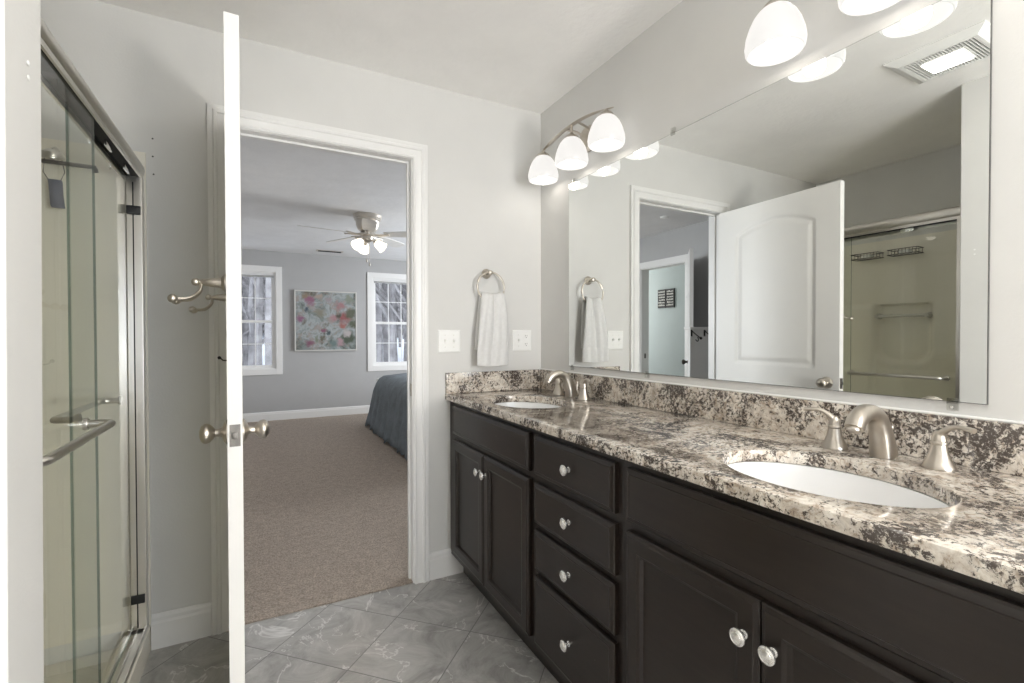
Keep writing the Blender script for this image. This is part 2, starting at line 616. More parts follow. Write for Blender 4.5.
def struct(name, mb, mat, smooth=0, parent=None):
    o = mb.build(name, mat, parent, smooth)
    if parent is None:
        o['kind'] = 'structure'
    return o


def copy_tree(o, parent=None):
    c = o.copy()
    COL.objects.link(c)
    if parent is not None:
        c.parent = parent
    for ch in list(o.children):
        copy_tree(ch, c)
    return c


def catmull(pts, n=8):
    P = [Vector(p) for p in pts]
    P = [P[0] * 2 - P[1]] + P + [P[-1] * 2 - P[-2]]
    out = []
    for i in range(1, len(P) - 2):
        for k in range(n):
            t = k / n
            a, b, c, d = P[i - 1], P[i], P[i + 1], P[i + 2]
            out.append(0.5 * (2 * b + (c - a) * t + (2 * a - 5 * b + 4 * c - d) * t * t + (3 * b - a - 3 * c + d) * t ** 3))
    out.append(P[-2].copy())
    return out


def lerp_list(vals, n):
    out = []
    m = len(vals) - 1
    for i in range(n):
        x = i / (n - 1) * m
        k = min(int(x), m - 1)
        out.append(vals[k] + (vals[k + 1] - vals[k]) * (x - k))
    return out


# ------------------------------------------------------------------ room shell: bathroom
DX0, DX1, DZ = -0.107, 0.648, 2.065       # rough door opening in the door wall

b = MB(); b.box(LW, W, REAR, B2 - 0.040, -0.06, 0.0)
struct('floor', b, M['tile'])
b = MB(); b.box(LW, W, REAR, B2 - 0.045, H, H + 0.06)
struct('ceiling', b, M['ceiling'])
b = MB(); b.box(W, W + 0.12, REAR, B2, 0, H + 0.06)
struct('wall_right', b, M['wall'])
b = MB(); b.box(LW - 0.12, LW, REAR, B2 - 0.045, 0, H + 0.06)
struct('wall_left', b, M['wall'])
# door wall: bathroom skin and bedroom skin (each its own paint)
for nm, y0, y1, mt, xa, xb in (('wall_back', B, B2 - 0.045, 'wall', LW, W), ('wall_bedroom_front', B2 - 0.045, B2, 'bed_wall', BL - 0.12, BR)):
    b = MB()
    b.box(xa, DX0 - 0.02, y0, y1, 0, H + 0.06)
    b.box(DX1 + 0.02, xb, y0, y1, 0, H + 0.06)
    b.box(DX0 - 0.02, DX1 + 0.02, y0, y1, DZ + 0.02, H + 0.06)
    struct(nm, b, M[mt])
# partition between shower and the area the camera stands in
b = MB(); b.box(LW, -0.315, 0.914, 1.041, 0, H, 0.006, 3)
for v in b.bm.verts:
    if v.co.x > -0.5:
        v.co.x += 0.009 - 0.017 * (1 - v.co.z / H)
struct('wall_partition', b, M['wall'])
b = MB()
for (x, z) in ((-0.363, 1.968), (-0.363, 1.900), (-0.361, 1.832)):
    b.lathe([(0, 0), (0.0032, 0), (0.0028, 0.0006), (0, 0.0007)], (x, B - 0.0002, z), (0, -1, 0), 10)
b.build('screw_holes', M['dark_hole'], bpy.data.objects['wall_back'], 0)
b = MB()
for z in (1.622, 1.600):
    b.lathe([(0, 0), (0.004, 0), (0.004, 0.001), (0.0015, 0.0016), (0, 0.001)], (-0.3105, 0.986, z), (1, 0, 0), 12)
b.build('filled_holes', M['plate'], bpy.data.objects['wall_partition'], 0)
# rear wall with a window opening
b = MB()
wx0, wx1, wz0, wz1 = 0.25, 1.28, 0.85, 2.1
b.box(LW - 0.12, wx0, REAR - 0.12, REAR, 0, H + 0.06)
b.box(wx1, W + 0.12, REAR - 0.12, REAR, 0, H + 0.06)
b.box(wx0, wx1, REAR - 0.12, REAR, 0, wz0)
b.box(wx0, wx1, REAR - 0.12, REAR, wz1, H + 0.06)
struct('wall_rear', b, M['wall'])


def baseboard(name, p0, p1, nrm, h=0.133, t=0.014, mat='trim'):
    """profiled baseboard from p0 to p1 with outward normal nrm"""
    prof = [(0, 0), (t, 0), (t, h * 0.74), (t * 0.72, h * 0.80), (t * 0.72, h * 0.90), (t * 0.40, h * 0.97), (0, h)]
    d = Vector(nrm)
    r0 = [Vector((p0[0], p0[1], 0)) + d * a + Vector((0, 0, z)) for a, z in prof]
    r1 = [Vector((p1[0], p1[1], 0)) + d * a + Vector((0, 0, z)) for a, z in prof]
    m_ = MB(); m_.loft([r0, r1])
    return struct(name, m_, M[mat])


baseboard('baseboard_back', (-0.3825, B - 0.0005), (-0.186, B - 0.0005), (0, -1, 0))
baseboard('baseboard_vanity_corner', (0.727, B - 0.0005), (1.0, B - 0.0005), (0, -1, 0))
baseboard('baseboard_rear', (LW, REAR), (W, REAR), (0, 1, 0))


def casing(name, path, inner, yface, ydir, wid=0.072, thick=0.021):
    """moulded casing swept along a polyline in the x-z plane; inner = sign choosing the outward side"""
    prof = [(0.0, 0.0), (0.0, 0.55), (0.10, 0.75), (0.16, 0.62), (0.30, 0.60), (0.52, 0.74), (0.58, 0.98), (0.70, 1.0), (0.76, 0.78), (0.90, 0.88), (1.0, 0.80), (1.0, 0.0)]
    n = len(path)
    P = [Vector((x, 0, z)) for x, z in path]
    rings = []
    for i in range(n):
        ds = []
        if i > 0:
            ds.append((P[i] - P[i - 1]).normalized())
        if i < n - 1:
            ds.append((P[i + 1] - P[i]).normalized())
        ns = [Vector((-d.z, 0, d.x)) * inner for d in ds]
        if len(ns) == 2:
            nn = (ns[0] + ns[1])
            nn = nn / (nn.dot(ns[0]))
        else:
            nn = ns[0]
        rings.append([P[i] + nn * (u * wid) + Vector((0, yface + ydir * w * thick, 0)) for u, w in prof])
    m_ = MB(); m_.loft(rings)
    return struct(name, m_, M['trim'], smooth=28)


casing('trim_1', [(DX0 - 0.005, 0.0), (DX0 - 0.005, DZ + 0.002), (DX1 + 0.005, DZ + 0.002), (DX1 + 0.005, 0.0)], 1, B - 0.0003, -1)
casing('trim_2', [(DX0 - 0.005, 0.0), (DX0 - 0.005, DZ + 0.002), (DX1 + 0.005, DZ + 0.002), (DX1 + 0.005, 0.0)], 1, B2 + 0.0003, 1)
# jamb boards with a door stop bead
b = MB()
b.box(DX0 - 0.0199, DX0, B - 0.001, B2 + 0.001, 0, DZ)
b.box(DX1, DX1 + 0.0199, B - 0.001, B2 + 0.001, 0, DZ)
b.box(DX0 - 0.0199, DX1 + 0.0199, B - 0.001, B2 + 0.001, DZ, DZ + 0.0199)
b.box(DX0, DX0 + 0.010, B + 0.040, B + 0.060, 0, DZ - 0.010, 0.002)
b.box(DX1 - 0.010, DX1, B + 0.040, B + 0.060, 0, DZ - 0.010, 0.002)
b.box(DX0, DX1, B + 0.040, B + 0.060, DZ - 0.010, DZ, 0.002)
jamb = struct('trim_3', b, M['trim'], smooth=30)
b = MB(); b.box(DX1 - 0.0015, DX1 + 0.0005, B + 0.008, B + 0.034, 0.915, 0.975)
b.build('strike_plate', M['nickel'], jamb)
# threshold seam between tile and carpet
b = MB(); b.box(DX0, DX1, B + 0.005, B2 - 0.041, -0.01, 0.006)
struct('trim_4', b, M['carpet'])

# ------------------------------------------------------------------ room shell: bedroom, hall, outdoors
b = MB(); b.box(BL - 0.12, BR, B2 - 0.040, FAR, -0.06, 0.006)
struct('floor_bedroom', b, M['carpet'])
b = MB(); b.box(BL - 0.12, BR, B2 - 0.045, FAR + 0.12, H, H + 0.06)
struct('ceiling_bedroom', b, M['bed_ceiling'])
WIN = [(-0.545, 0.195, 0.745, 2.145), (1.555, 2.295, 0.745, 2.145)]     # window openings in the far wall
b = MB()
xs = [BL - 0.12, WIN[0][0], WIN[0][1], WIN[1][0], WIN[1][1], BR + 0.12]
b.box(xs[0], xs[1], FAR, FAR + 0.12, 0, H)
b.box(xs[2], xs[3], FAR, FAR + 0.12, 0, H)
b.box(xs[4], xs[5], FAR, FAR + 0.12, 0, H)
for w in WIN:
    b.box(w[0], w[1], FAR, FAR + 0.12, 0, w[2])
    b.box(w[0], w[1], FAR, FAR + 0.12, w[3], H)
struct('wall_bedroom_far', b, M['bed_wall'])
b = MB()
b.box(BR, BR + 0.12, B2 - 0.045, 4.2, 0, H)
b.box(BR, BR + 0.12, 6.2, FAR, 0, H)
b.box(BR, BR + 0.12, 4.2, 6.2, 0, 0.85)  # unseen opening added for the bedroom side fill
b.box(BR, BR + 0.12, 4.2, 6.2, 2.15, H)
struct('wall_bedroom_right', b, M['bed_wall'])
HY0, HY1, HZ = 3.80, 4.53, 2.06
b = MB()
b.box(BL - 0.12, BL, B2, HY0, 0, H)
b.box(BL - 0.12, BL, HY1, FAR, 0, H)
b.box(BL - 0.12, BL, HY0, HY1, HZ, H)
struct('wall_bedroom_left', b, M['bed_wall'])
baseboard('baseboard_bedroom_far', (BL, FAR - 0.0005), (BR, FAR - 0.0005), (0, -1, 0))
baseboard('baseboard_bedroom_left', (BL + 0.0005, HY1 + 0.08), (BL + 0.0005, FAR - 0.02), (1, 0, 0))
# hall door frame
b = MB()
b.box(BL - 0.125, BL + 0.001, HY0 - 0.0, HY0 + 0.019, 0, HZ - 0.019)
b.box(BL - 0.125, BL + 0.001, HY1 - 0.019, HY1, 0, HZ - 0.019)
b.box(BL - 0.125, BL + 0.001, HY0, HY1, HZ - 0.019, HZ)
b.box(BL, BL + 0.016, HY0 - 0.065, HY0 + 0.008, 0, HZ - 0.01, 0.003)
b.box(BL, BL + 0.016, HY1 - 0.008, HY1 + 0.065, 0, HZ - 0.01, 0.003)
b.box(BL, BL + 0.016, HY0 - 0.065, HY1 + 0.065, HZ - 0.0098, HZ + 0.065, 0.003)
hj = struct('trim_5', b, M['trim'])
b = MB(); b.box(BL - 0.075, BL - 0.05, HY1 - 0.0205, HY1 - 0.0185, 0.93, 0.99)
b.build('strike_plate', M['hardware_dark'], hj)
b = MB()
b.box(-2.72, -2.60, 2.9, 6.6, 0, H)
b.box(-2.60, BL - 0.12, 2.78, 2.9, 0, H)
struct('wall_hall', b, M['teal_wall'])
b = MB(); b.box(-2.60, BL - 0.12, 2.9, 6.6, -0.06, 0.006)
struct('floor_hall', b, M['carpet'])
b = MB(); b.box(-2.60, BL - 0.12, 2.9, 6.6, H, H + 0.06)
struct('ceiling_hall', b, M['ceiling'])


def window(name, x0, x1, z0, z1, y):
    """double-hung window: casing, two sashes with muntins, panes; all in the wall opening"""
    t = bpy.data.objects.new(name, None)
    COL.objects.link(t)
    t.location = ((x0 + x1) / 2, y, z0)
    t['kind'] = 'structure'
    c = 0.078
    m_ = MB()
    for (a0, a1, c0, c1) in ((x0 - c, x0 + 0.004, z0 - c, z1 + c), (x1 - 0.004, x1 + c, z0 - c, z1 + c), (x0 + 0.004, x1 - 0.004, z1 - 0.004, z1 + c), (x0 + 0.004, x1 - 0.004, z0 - c, z0 + 0.004)):
        m_.box(a0, a1, y - 0.018, y, c0, c1, 0.003)
    m_.build('casing', M['trim'], t, 0)
    m_ = MB()
    m_.box(x0, x0 + 0.022, y, y + 0.10, z0, z1)
    m_.box(x1 - 0.022, x1, y, y + 0.10, z0, z1)
    m_.box(x0 + 0.022, x1 - 0.022, y, y + 0.10, z1 - 0.022, z1)
    m_.box(x0 + 0.022, x1 - 0.022, y, y + 0.10, z0, z0 + 0.022)
    m_.build('window_frame', M['trim'], t, 0)
    zm = (z0 + z1) / 2 - 0.015
    for nm, za, zb, yy in (('sash', zm - 0.02, z1 - 0.022, y + 0.055), ('sash', z0 + 0.022, zm + 0.02, y + 0.025)):
        m_ = MB()
        s = 0.038
        xa, xb = x0 + 0.022, x1 - 0.022
        m_.box(xa, xa + s, yy, yy + 0.028, za, zb)
        m_.box(xb - s, xb, yy, yy + 0.028, za, zb)
        m_.box(xa + s, xb - s, yy, yy + 0.028, za, za + s)
        m_.box(xa + s, xb - s, yy, yy + 0.028, zb - s, zb)
        so = m_.build(nm, M['trim'], t, 0)
        gx0, gx1, gz0, gz1 = xa + s, xb - s, za + s, zb - s
        m_ = MB()
        for k in (1, 2):
            gx = gx0 + (gx1 - gx0) * k / 3
            m_.box(gx - 0.0055, gx + 0.0055, yy + 0.006, yy + 0.022, gz0, gz1)
        gz = (gz0 + gz1) / 2
        m_.box(gx0, gx1, yy + 0.007, yy + 0.021, gz - 0.0055, gz + 0.0055)
        m_.build('muntins', M['trim'], so, 0)
        m_ = MB()
        m_.box(gx0, gx1, yy + 0.012, yy + 0.016, gz0, gz1)
        m_.build('pane', M['pane'], so, 0)
    return t


window('window_1', *WIN[0], FAR)
window('window_2', *WIN[1], FAR)
# rolled-up blinds inside the head of each window
for i, w in enumerate(WIN):
    lab = ('grey rolled blind across the head of the window beside the open door', 'grey rolled blind across the head of the window above the bed')[i]
    t = thing('window_blind', ((w[0] + w[1]) / 2, FAR, w[3] - 0.08), lab, 'blind', 'rolled window blinds')
    b = MB(); b.box(w[0] + 0.026, w[1] - 0.026, FAR + 0.001, FAR + 0.022, w[3] - 0.050, w[3] - 0.024, 0.002)
    b.build('head_rail', M['trim'], t, 0)
    b = MB()
    pts = [(w[0] + 0.03 + (w[1] - w[0] - 0.06) * k / 12, FAR + 0.011, w[3] - 0.068 - 0.006 * math.sin(PI * k / 12) - 0.002 * math.sin(k * 2.1)) for k in range(13)]
    b.tube(pts, 0.014, 10)
    b.build('roll', M['blind'], t)
    if i == 1:
        b = MB(); b.tube([(w[0] + 0.12, FAR + 0.004, w[3] - 0.05), (w[0] + 0.12, FAR + 0.004, w[3] - 0.20)], 0.0025, 6)
        b.build('cord', M['plate'], t)

# snowy ground and bare woods outside
def ground_z(x, y):
    return -0.9 + max(0, y - 12) * 0.085 + 0.25 * mnoise.noise(Vector((x * 0.2, y * 0.2, 0)))


gm = MB()
gx = [-24 + 2.0 * i for i in range(31)]
gy = [8.2 + 2.2 * j for j in range(30)]
vv = [[gm.bm.verts.new((x, y, ground_z(x, y))) for x in gx] for y in gy]
for j in range(len(gy) - 1):
    for i in range(len(gx) - 1):
        gm.bm.faces.new((vv[j][i], vv[j][i + 1], vv[j + 1][i + 1], vv[j + 1][i]))
struct('ground_snow', gm, M['snow'], smooth=60)


def tree_mesh(seed, height, depth=4, ns=5):
    rnd = random.Random(seed)
    m_ = MB()

    def branch(p, d, ln, r, lev):
        pts, rs = [p], [r]
        q, dd = Vector(p), Vector(d)
        k = 4 if lev == 0 else 3
        for i in range(k):
            dd = (dd + Vector((rnd.uniform(-1, 1), rnd.uniform(-1, 1), rnd.uniform(-0.2, 0.7))) * (0.06 if lev == 0 else 0.17)).normalized()
            q = q + dd * ln / k
            pts.append(q.copy()); rs.append(r * (1 - 0.62 * (i + 1) / k))
        m_.tube(pts, rs, ns if lev < 2 else 3)
        if lev >= depth - 1:
            return
        nb = (13, 6, 5)[min(lev, 2)]
        for i in range(nb):
            f = rnd.uniform(0.22 if lev == 0 else 0.15, 0.98)
            s = min(int(f * k), k - 1)
            bp = pts[s].lerp(pts[s + 1], f * k - s)
            rr = rs[s] * 0.5
            az = rnd.uniform(0, 2 * PI)
            side = Vector((math.cos(az), math.sin(az), 0))
            nd = (dd * 0.55 + side * rnd.uniform(0.6, 1.0) + Vector((0, 0, 0.25))).normalized()
            branch(bp, nd, ln * rnd.uniform(0.28, 0.42) * (1.2 - 0.5 * f), rr, lev + 1)
    branch(Vector((0, 0, -0.3)), Vector((0, 0, 1)), height, height * 0.0125, 0)
    return m_


protos = []
for k, hh in enumerate((9.0, 10.5, 8.0)):
    o = tree_mesh(100 + k, hh).build('bare_tree', M['bark'], None, 60)
    tag(o, 'bare grey leafless tree in the snowy woods outside the windows', 'tree', 'bare trees outside the bedroom windows')
    protos.append(o)
rt = random.Random(5)
spots = []
for k in range(72):
    y = rt.uniform(13.5, 30)
    r = k % 3
    if r == 0:
        x = y * rt.uniform(-0.05, 0.045)
    elif r == 1:
        x = y * rt.uniform(0.17, 0.31)
    else:
        x = y * rt.uniform(-0.30, 0.55)
    spots.append((x, y))
for k, (x, y) in enumerate(spots):
    o = protos[k] if k < 3 else protos[k % 3].copy()
    if k >= 3:
        COL.objects.link(o)
    o.location = (x, y, ground_z(x, y))
    s = rt.uniform(0.8, 1.25)
    o.scale = (s, s, s)
    o.rotation_euler = (0, 0, rt.uniform(0, 6.28))
# distant thicket nobody could count
fm = MB()
for k in range(2200):
    y = rt.uniform(35, 62)
    x = y * rt.uniform(-0.35, 0.60)
    z = ground_z(x, y) - 0.2
    hh = rt.uniform(4, 10)
    a, c_ = rt.uniform(-0.5, 0.5), rt.uniform(-0.5, 0.5)
    r = rt.uniform(0.05, 0.15)
    fm.tube([(x, y, z), (x + a * 0.5, y + c_ * 0.5, z + hh * 0.5), (x + a, y + c_, z + hh)], [r, r * 0.7, r * 0.2], 4)
    for q in range(7):
        zz = z + hh * rt.uniform(0.12, 0.9)
        an = rt.uniform(0, 6.28)
        ln = rt.uniform(0.7, 2.0)
        fm.tube([(x, y, zz), (x + math.cos(an) * ln, y + math.sin(an) * ln, zz + ln * rt.uniform(0.2, 0.8))], [r * 0.4, r * 0.12], 3)
fo = fm.build('forest', M['bark'], None, 0)
tag(fo, 'far grey leafless woods closing the view outside the windows', 'woods')
fo['kind'] = 'stuff'

# ------------------------------------------------------------------ bathroom door (open, hinged on the left jamb)
HINGE = Vector((-0.105, 2.246, 0))
DW, DT, DZ0, DZ1 = 0.795, 0.035, 0.014, 2.054
door_dir = (Vector((-0.0805, 1.450, 0)) - HINGE).normalized()


def arch_top(s, w, zc, rise):
    """z of the top edge of an arched panel at s in [0,w]"""
    t = (s / w - 0.5) * 2
    return zc + rise * (1 - t * t)


def door_leaf(width, height, panels):
    """leaf in local coords: x along the width, y thickness 0..-DT, z up; both faces moulded"""
    nx, nz = 96, 216
    m_ = MB()

    def depth(x, z):
        best = 9.0
        for (s0, s1, z0, z1, rise) in panels:
            top = z1 if rise == 0 else arch_top(min(max(x - s0, 0), s1 - s0), s1 - s0, z1, rise)
            d = max(s0 - x, x - s1, z0 - z, z - top)
            best = min(best, d)
        d = -best            # positive inside the panel
        if d < 0:
            return 0.0
        prof = [(0, 0), (0.006, 0.0045), (0.013, 0.0085), (0.018, 0.0085), (0.040, 0.0030), (0.048, 0.0022), (9, 0.0022)]
        for (a, u), (c, v) in zip(prof[:-1], prof[1:]):
            if d <= c:
                return u + (v - u) * (d - a) / (c - a)
        return 0.0022
    g = []
    for side in (0, 1):
        rows = []
        for j in range(nz + 1):
            z = height * j / nz
            row = []
            for i in range(nx + 1):
                x = width * i / nx
                d = depth(x, z)
                row.append(m_.bm.verts.new((x, -d if side == 0 else -DT + d, z)))
            rows.append(row)
        for j in range(nz):
            for i in range(nx):
                f = (rows[j][i], rows[j][i + 1], rows[j + 1][i + 1], rows[j + 1][i])
                m_.bm.faces.new(f if side == 0 else tuple(reversed(f)))
        g.append(rows)
    a, c = g
    for j in range(nz):
        m_.bm.faces.new((a[j][0], a[j + 1][0], c[j + 1][0], c[j][0]))
        m_.bm.faces.new((a[j][nx], c[j][nx], c[j + 1][nx], a[j + 1][nx]))
    for i in range(nx):
        m_.bm.faces.new((a[0][i], c[0][i], c[0][i + 1], a[0][i + 1]))
        m_.bm.faces.new((a[nz][i], a[nz][i + 1], c[nz][i + 1], c[nz][i]))
    return m_


def knob_set(parent, x, z, mat, r=0.027):
    """a round door knob with rose on each face of a leaf in leaf coords"""
    prof = [(0.0, 0.0), (0.033, 0.0), (0.033, 0.004), (0.026, 0.010), (0.014, 0.014), (0.0105, 0.020), (0.0105, 0.030), (0.016, 0.034), (r * 0.9, 0.042), (r, 0.050), (r * 0.97, 0.056), (r * 0.78, 0.062), (r * 0.4, 0.066), (0, 0.067)]
    for sgn, y in ((1, 0.0), (-1, -DT)):
        m_ = MB(); m_.lathe(prof, (x, y, z), (0, sgn, 0), 28)
        o = MB.build(m_, 'door_knob', mat)
        o.parent = parent
    m_ = MB(); m_.box(DW_cur - 0.0005, DW_cur + 0.0012, -DT / 2 - 0.0125, -DT / 2 + 0.0125, z - 0.029, z + 0.029)
    o = MB.build(m_, 'latch_plate', M['hardware_grey'])
    o.parent = parent
    m_ = MB(); m_.box(DW_cur + 0.0005, DW_cur + 0.009, -DT / 2 - 0.006, -DT / 2 + 0.006, z - 0.009, z + 0.009, 0.002)
    o2 = MB.build(m_, 'latch_bolt', M['hardware_grey'])
    o2.parent = o


DW_cur = DW
dl = door_leaf(DW, DZ1 - DZ0, [(0.135, 0.66, 1.025 - DZ0, 1.872 - DZ0, 0.072), (0.135, 0.66, 0.20, 0.80, 0)])
door = dl.build('door_1', M['door'], None, 50)
door['kind'] = 'structure'
# local +y is the face that looks at the vanity (the +x side)
ang = math.atan2(door_dir.y, door_dir.x)
door.location = HINGE + Vector((0, 0, DZ0))
door.rotation_euler = (0, 0, ang)
# with x along door_dir (towards the camera), +y points to +x of the room; slide the leaf so y in [-DT,0] spans the measured edge
off_n = Vector((-door_dir.y, door_dir.x, 0))
door.location += off_n * DT
knob_set(door, DW - 0.066, 0.944 - DZ0, M['nickel'])
for z in (0.24, 1.07, 1.80):
    m_ = MB()
    m_.tube([(-0.004, -DT - 0.004, z - 0.045), (-0.004, -DT - 0.004, z + 0.045)], 0.0055, 10)
    m_.box(-0.002, 0.0, -DT, -0.002, z - 0.044, z + 0.044)
    m_.tube([(-0.004, -DT - 0.004, z + 0.045), (-0.004, -DT - 0.004, z + 0.053)], 0.0035, 8)
    o = m_.build('hinge', M['nickel'])
    o.parent = door
# hinge-pin door stop
t = thing('door_stop', (-0.115, 2.235, 1.118), 'small dark hinge-pin door stop on the left door casing', 'door stop')
b = MB(); b.tube([(-0.118, 2.236, 1.110), (-0.136, 2.228, 1.112), (-0.146, 2.222, 1.122)], 0.0028, 8)
b.build('rod', M['hardware_dark'], t)
b = MB(); b.lathe([(0, 0), (0.006, 0.0), (0.0065, 0.006), (0.004, 0.010), (0, 0.011)], (-0.146, 2.222, 1.119), (-0.6, -0.2, 0.9), 12)
b.build('bumper', M['black_rubber_and_slot'], t)


def face_point(s, z, out=0.0):
    """world point on the door's shower-side face, s metres from the hinge"""
    base = door.location + door_dir * s - off_n * (DT + out)
    return Vector((base.x, base.y, z))


for (s, lab) in ((0.735, 'brushed nickel robe hook nearest the latch edge of the open white door'), (0.185, 'brushed nickel robe hook nearest the hinge side of the open white door')):
    p0 = face_point(s, 1.352)
    n_ = -off_n
    t = thing('robe_hook', p0, lab, 'hook', 'robe hooks on the bathroom door')
    b = MB(); b.lathe([(0, 0.0), (0.024, 0.0), (0.024, 0.005), (0.019, 0.010), (0.0145, 0.013), (0.0125, 0.030), (0.0085, 0.055), (0.0065, 0.058), (0.0065, 0.062), (0.0095, 0.066), (0.0105, 0.071), (0.0085, 0.077), (0.004, 0.080), (0, 0.0805)], p0, n_, 24)
    b.build('post', M['nickel'], t)
    for k, sd in enumerate((-1, 1)):
        side = door_dir * sd
        pts = catmull([p0 + n_ * 0.058 + Vector((0, 0, -0.004)), p0 + n_ * 0.062 + side * 0.010 + Vector((0, 0, -0.026)), p0 + n_ * 0.083 + side * 0.028 + Vector((0, 0, -0.045)), p0 + n_ * 0.110 + side * 0.036 + Vector((0, 0, -0.048))], 6)
        b = MB(); b.tube(pts, 0.0042, 10)
        e = pts[-1]
        b.lathe([(0, -0.002), (0.006, 0.0), (0.0105, 0.006), (0.0115, 0.011), (0.009, 0.018), (0.004, 0.021), (0, 0.0215)], e - n_ * 0.003, n_, 16)
        b.build('prong', M['nickel'], t)

# ------------------------------------------------------------------ shower
SX = -0.385           # plane of the shower front
SY0, SY1 = 1.041, B   # between partition and door wall
t = thing('shower_pan', (-0.8, 1.65, 0), 'low beige shower pan with a raised kerb under the sliding glass doors', 'shower pan')
b = MB()
b.box(LW + 0.001, SX - 0.085, SY0 + 0.001, SY1 - 0.001, 0.0, 0.035, 0.004)
b.build('pan', M['acrylic'], t)
b = MB()
b.prism([(SX, 0.0), (SX, 0.088), (SX - 0.006, 0.098), (SX - 0.066, 0.098), (SX - 0.078, 0.088), (SX - 0.088, 0.03), (SX - 0.088, 0.0)], 'y', SY0 + 0.001, SY1 - 0.001)
b.build('kerb', M['acrylic'], t, 25)

t = thing('shower_surround', (-0.8, 1.65, 0.036), 'beige moulded acrylic surround lining the shower walls behind the glass', 'shower surround')
ZS = 1.888
b = MB(); b.box(LW + 0.012, SX + 0.002, SY1 - 0.012, SY1 - 0.0005, 0.099, ZS + 0.02, 0.004)
b.build('side_panel', M['acrylic'], t)
b = MB(); b.box(LW + 0.012, SX - 0.02, SY0 + 0.0005, SY0 + 0.012, 0.099, ZS, 0.004)
b.build('side_panel', M['acrylic'], t)
# long wall panel with a raised U-shaped moulding
b = MB()
xw = LW + 0.02
ny, nz = 110, 130


def surround_depth(y, z):
    d = 0.0
    # recess bounded by a rounded U between y 1.50 and 1.80, bottom at z 1.0
    def sdf(y, z):
        cy, hw, r = 1.645, 0.155, 0.10
        qy = abs(y - cy) - (hw - r)
        qz = -(z - 1.02) - 0 + 0
        zz = max(1.02 + r - z, 0)
        return math.hypot(max(qy, 0), zz) - r if qy > 0 or zz > 0 else max(qy - r, -r)
    s = sdf(y, z)
    if z < 1.42:
        d -= 0.030 / (1 + math.exp(s / 0.006))
    # shoulder ledge
    if y > 1.80:
        d += 0.022 / (1 + math.exp((z - 1.42) / 0.006)) / (1 + math.exp(-(y - 1.82) / 0.006))
    d += 0.012 / (1 + math.exp((z - 0.95) / 0.006))
    return d


rows = []
for j in range(nz + 1):
    z = 0.037 + (ZS - 0.037) * j / nz
    rows.append([b.bm.verts.new((xw + 0.032 + surround_depth(SY0 + 0.013 + (SY1 - SY0 - 0.026) * i / ny, z), SY0 + 0.013 + (SY1 - SY0 - 0.026) * i / ny, z)) for i in range(ny + 1)])
for j in range(nz):
    for i in range(ny):
        b.bm.faces.new((rows[j][i], rows[j][i + 1], rows[j + 1][i + 1], rows[j + 1][i]))
# return edge on top
top2 = [b.bm.verts.new((LW + 0.001, v.co.y, v.co.z)) for v in rows[-1]]
for i in range(ny):
    b.bm.faces.new((rows[-1][i], rows[-1][i + 1], top2[i + 1], top2[i]))
b.build('long_panel', M['acrylic'], t, 60)
# grab bar across the recess
b = MB()
b.tube([(xw + 0.055, 1.500, 1.345), (xw + 0.055, 1.790, 1.345)], 0.011, 14)
b.build('grab_bar', M['satin'], t)
for y in (1.50, 1.79):
    b = MB(); b.lathe([(0, 0), (0.02, 0), (0.02, 0.012), (0.013, 0.03), (0.013, 0.06), (0, 0.061)], (xw + 0.008, y, 1.345), (1, 0, 0), 16)
    b.build('bar_flange', M['satin'], t)

# sliding doors
t = thing('shower_door', (SX - 0.03, 1.65, 0.098), 'frameless sliding glass shower doors under a thick satin silver header rail', 'shower door')
b = MB()
prof = []
cx, cz = SX - 0.030, 1.836
for k in range(20):
    a = 2 * PI * k / 20
    prof.append((cx + 0.030 * math.cos(a) * (1.0 if math.cos(a) > 0 else 0.8), cz + 0.033 * math.sin(a)))
b.prism(prof, 'y', SY0 + 0.002, SY1 - 0.013)
b.build('header_rail', M['satin'], t, 30)
b = MB(); b.box(SX - 0.050, SX - 0.012, SY0 + 0.003, SY1 - 0.014, 1.800, 1.8065)
b.build('roller_track', M['dark_hole'], t, 0)
b = MB()
b.box(SX - 0.058, SX - 0.051, SY0 + 0.003, SY1 - 0.014, 1.786, 1.812)
b.box(SX - 0.012, SX - 0.006, SY0 + 0.003, SY1 - 0.014, 1.801, 1.815)
b.build('track_lip', M['satin'], t, 0)
for (y0, y1) in ((SY0 + 0.001, SY0 + 0.040), (SY1 - 0.052, SY1 - 0.013)):
    b = MB()
    b.box(SX - 0.058, SX - 0.004, y0, y1, 0.112, 1.803, 0.002)
    jb = b.build('side_jamb', M['satin'], t)
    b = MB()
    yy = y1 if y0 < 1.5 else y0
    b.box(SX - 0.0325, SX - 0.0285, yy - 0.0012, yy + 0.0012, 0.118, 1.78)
    b.build('dark_slot_strip', M['black_rubber_and_slot'], jb, 0)  # black strip added in place of the dark slot beside the glass
b = MB()
b.box(SX - 0.060, SX - 0.004, SY0 + 0.002, SY1 - 0.013, 0.0985, 0.104)
b.box(SX - 0.060, SX - 0.054, SY0 + 0.002, SY1 - 0.013, 0.104, 0.116)
b.box(SX - 0.034, SX - 0.030, SY0 + 0.002, SY1 - 0.013, 0.104, 0.112)
b.box(SX - 0.010, SX - 0.004, SY0 + 0.002, SY1 - 0.013, 0.104, 0.118)
b.build('bottom_track', M['satin'], t, 0)


def glass_panel(x, y0, y1, z0, z1):
    m_ = MB()
    m_.box(x - 0.003, x + 0.003, y0, y1, z0, z1)
    o = m_.build('glass_panel', None, t, 0, mats=[M['shower_glass'], M['glass_edge']])
    for f in o.data.polygons:
        f.material_index = 0 if abs(f.normal.x) > 0.5 else 1
    return o


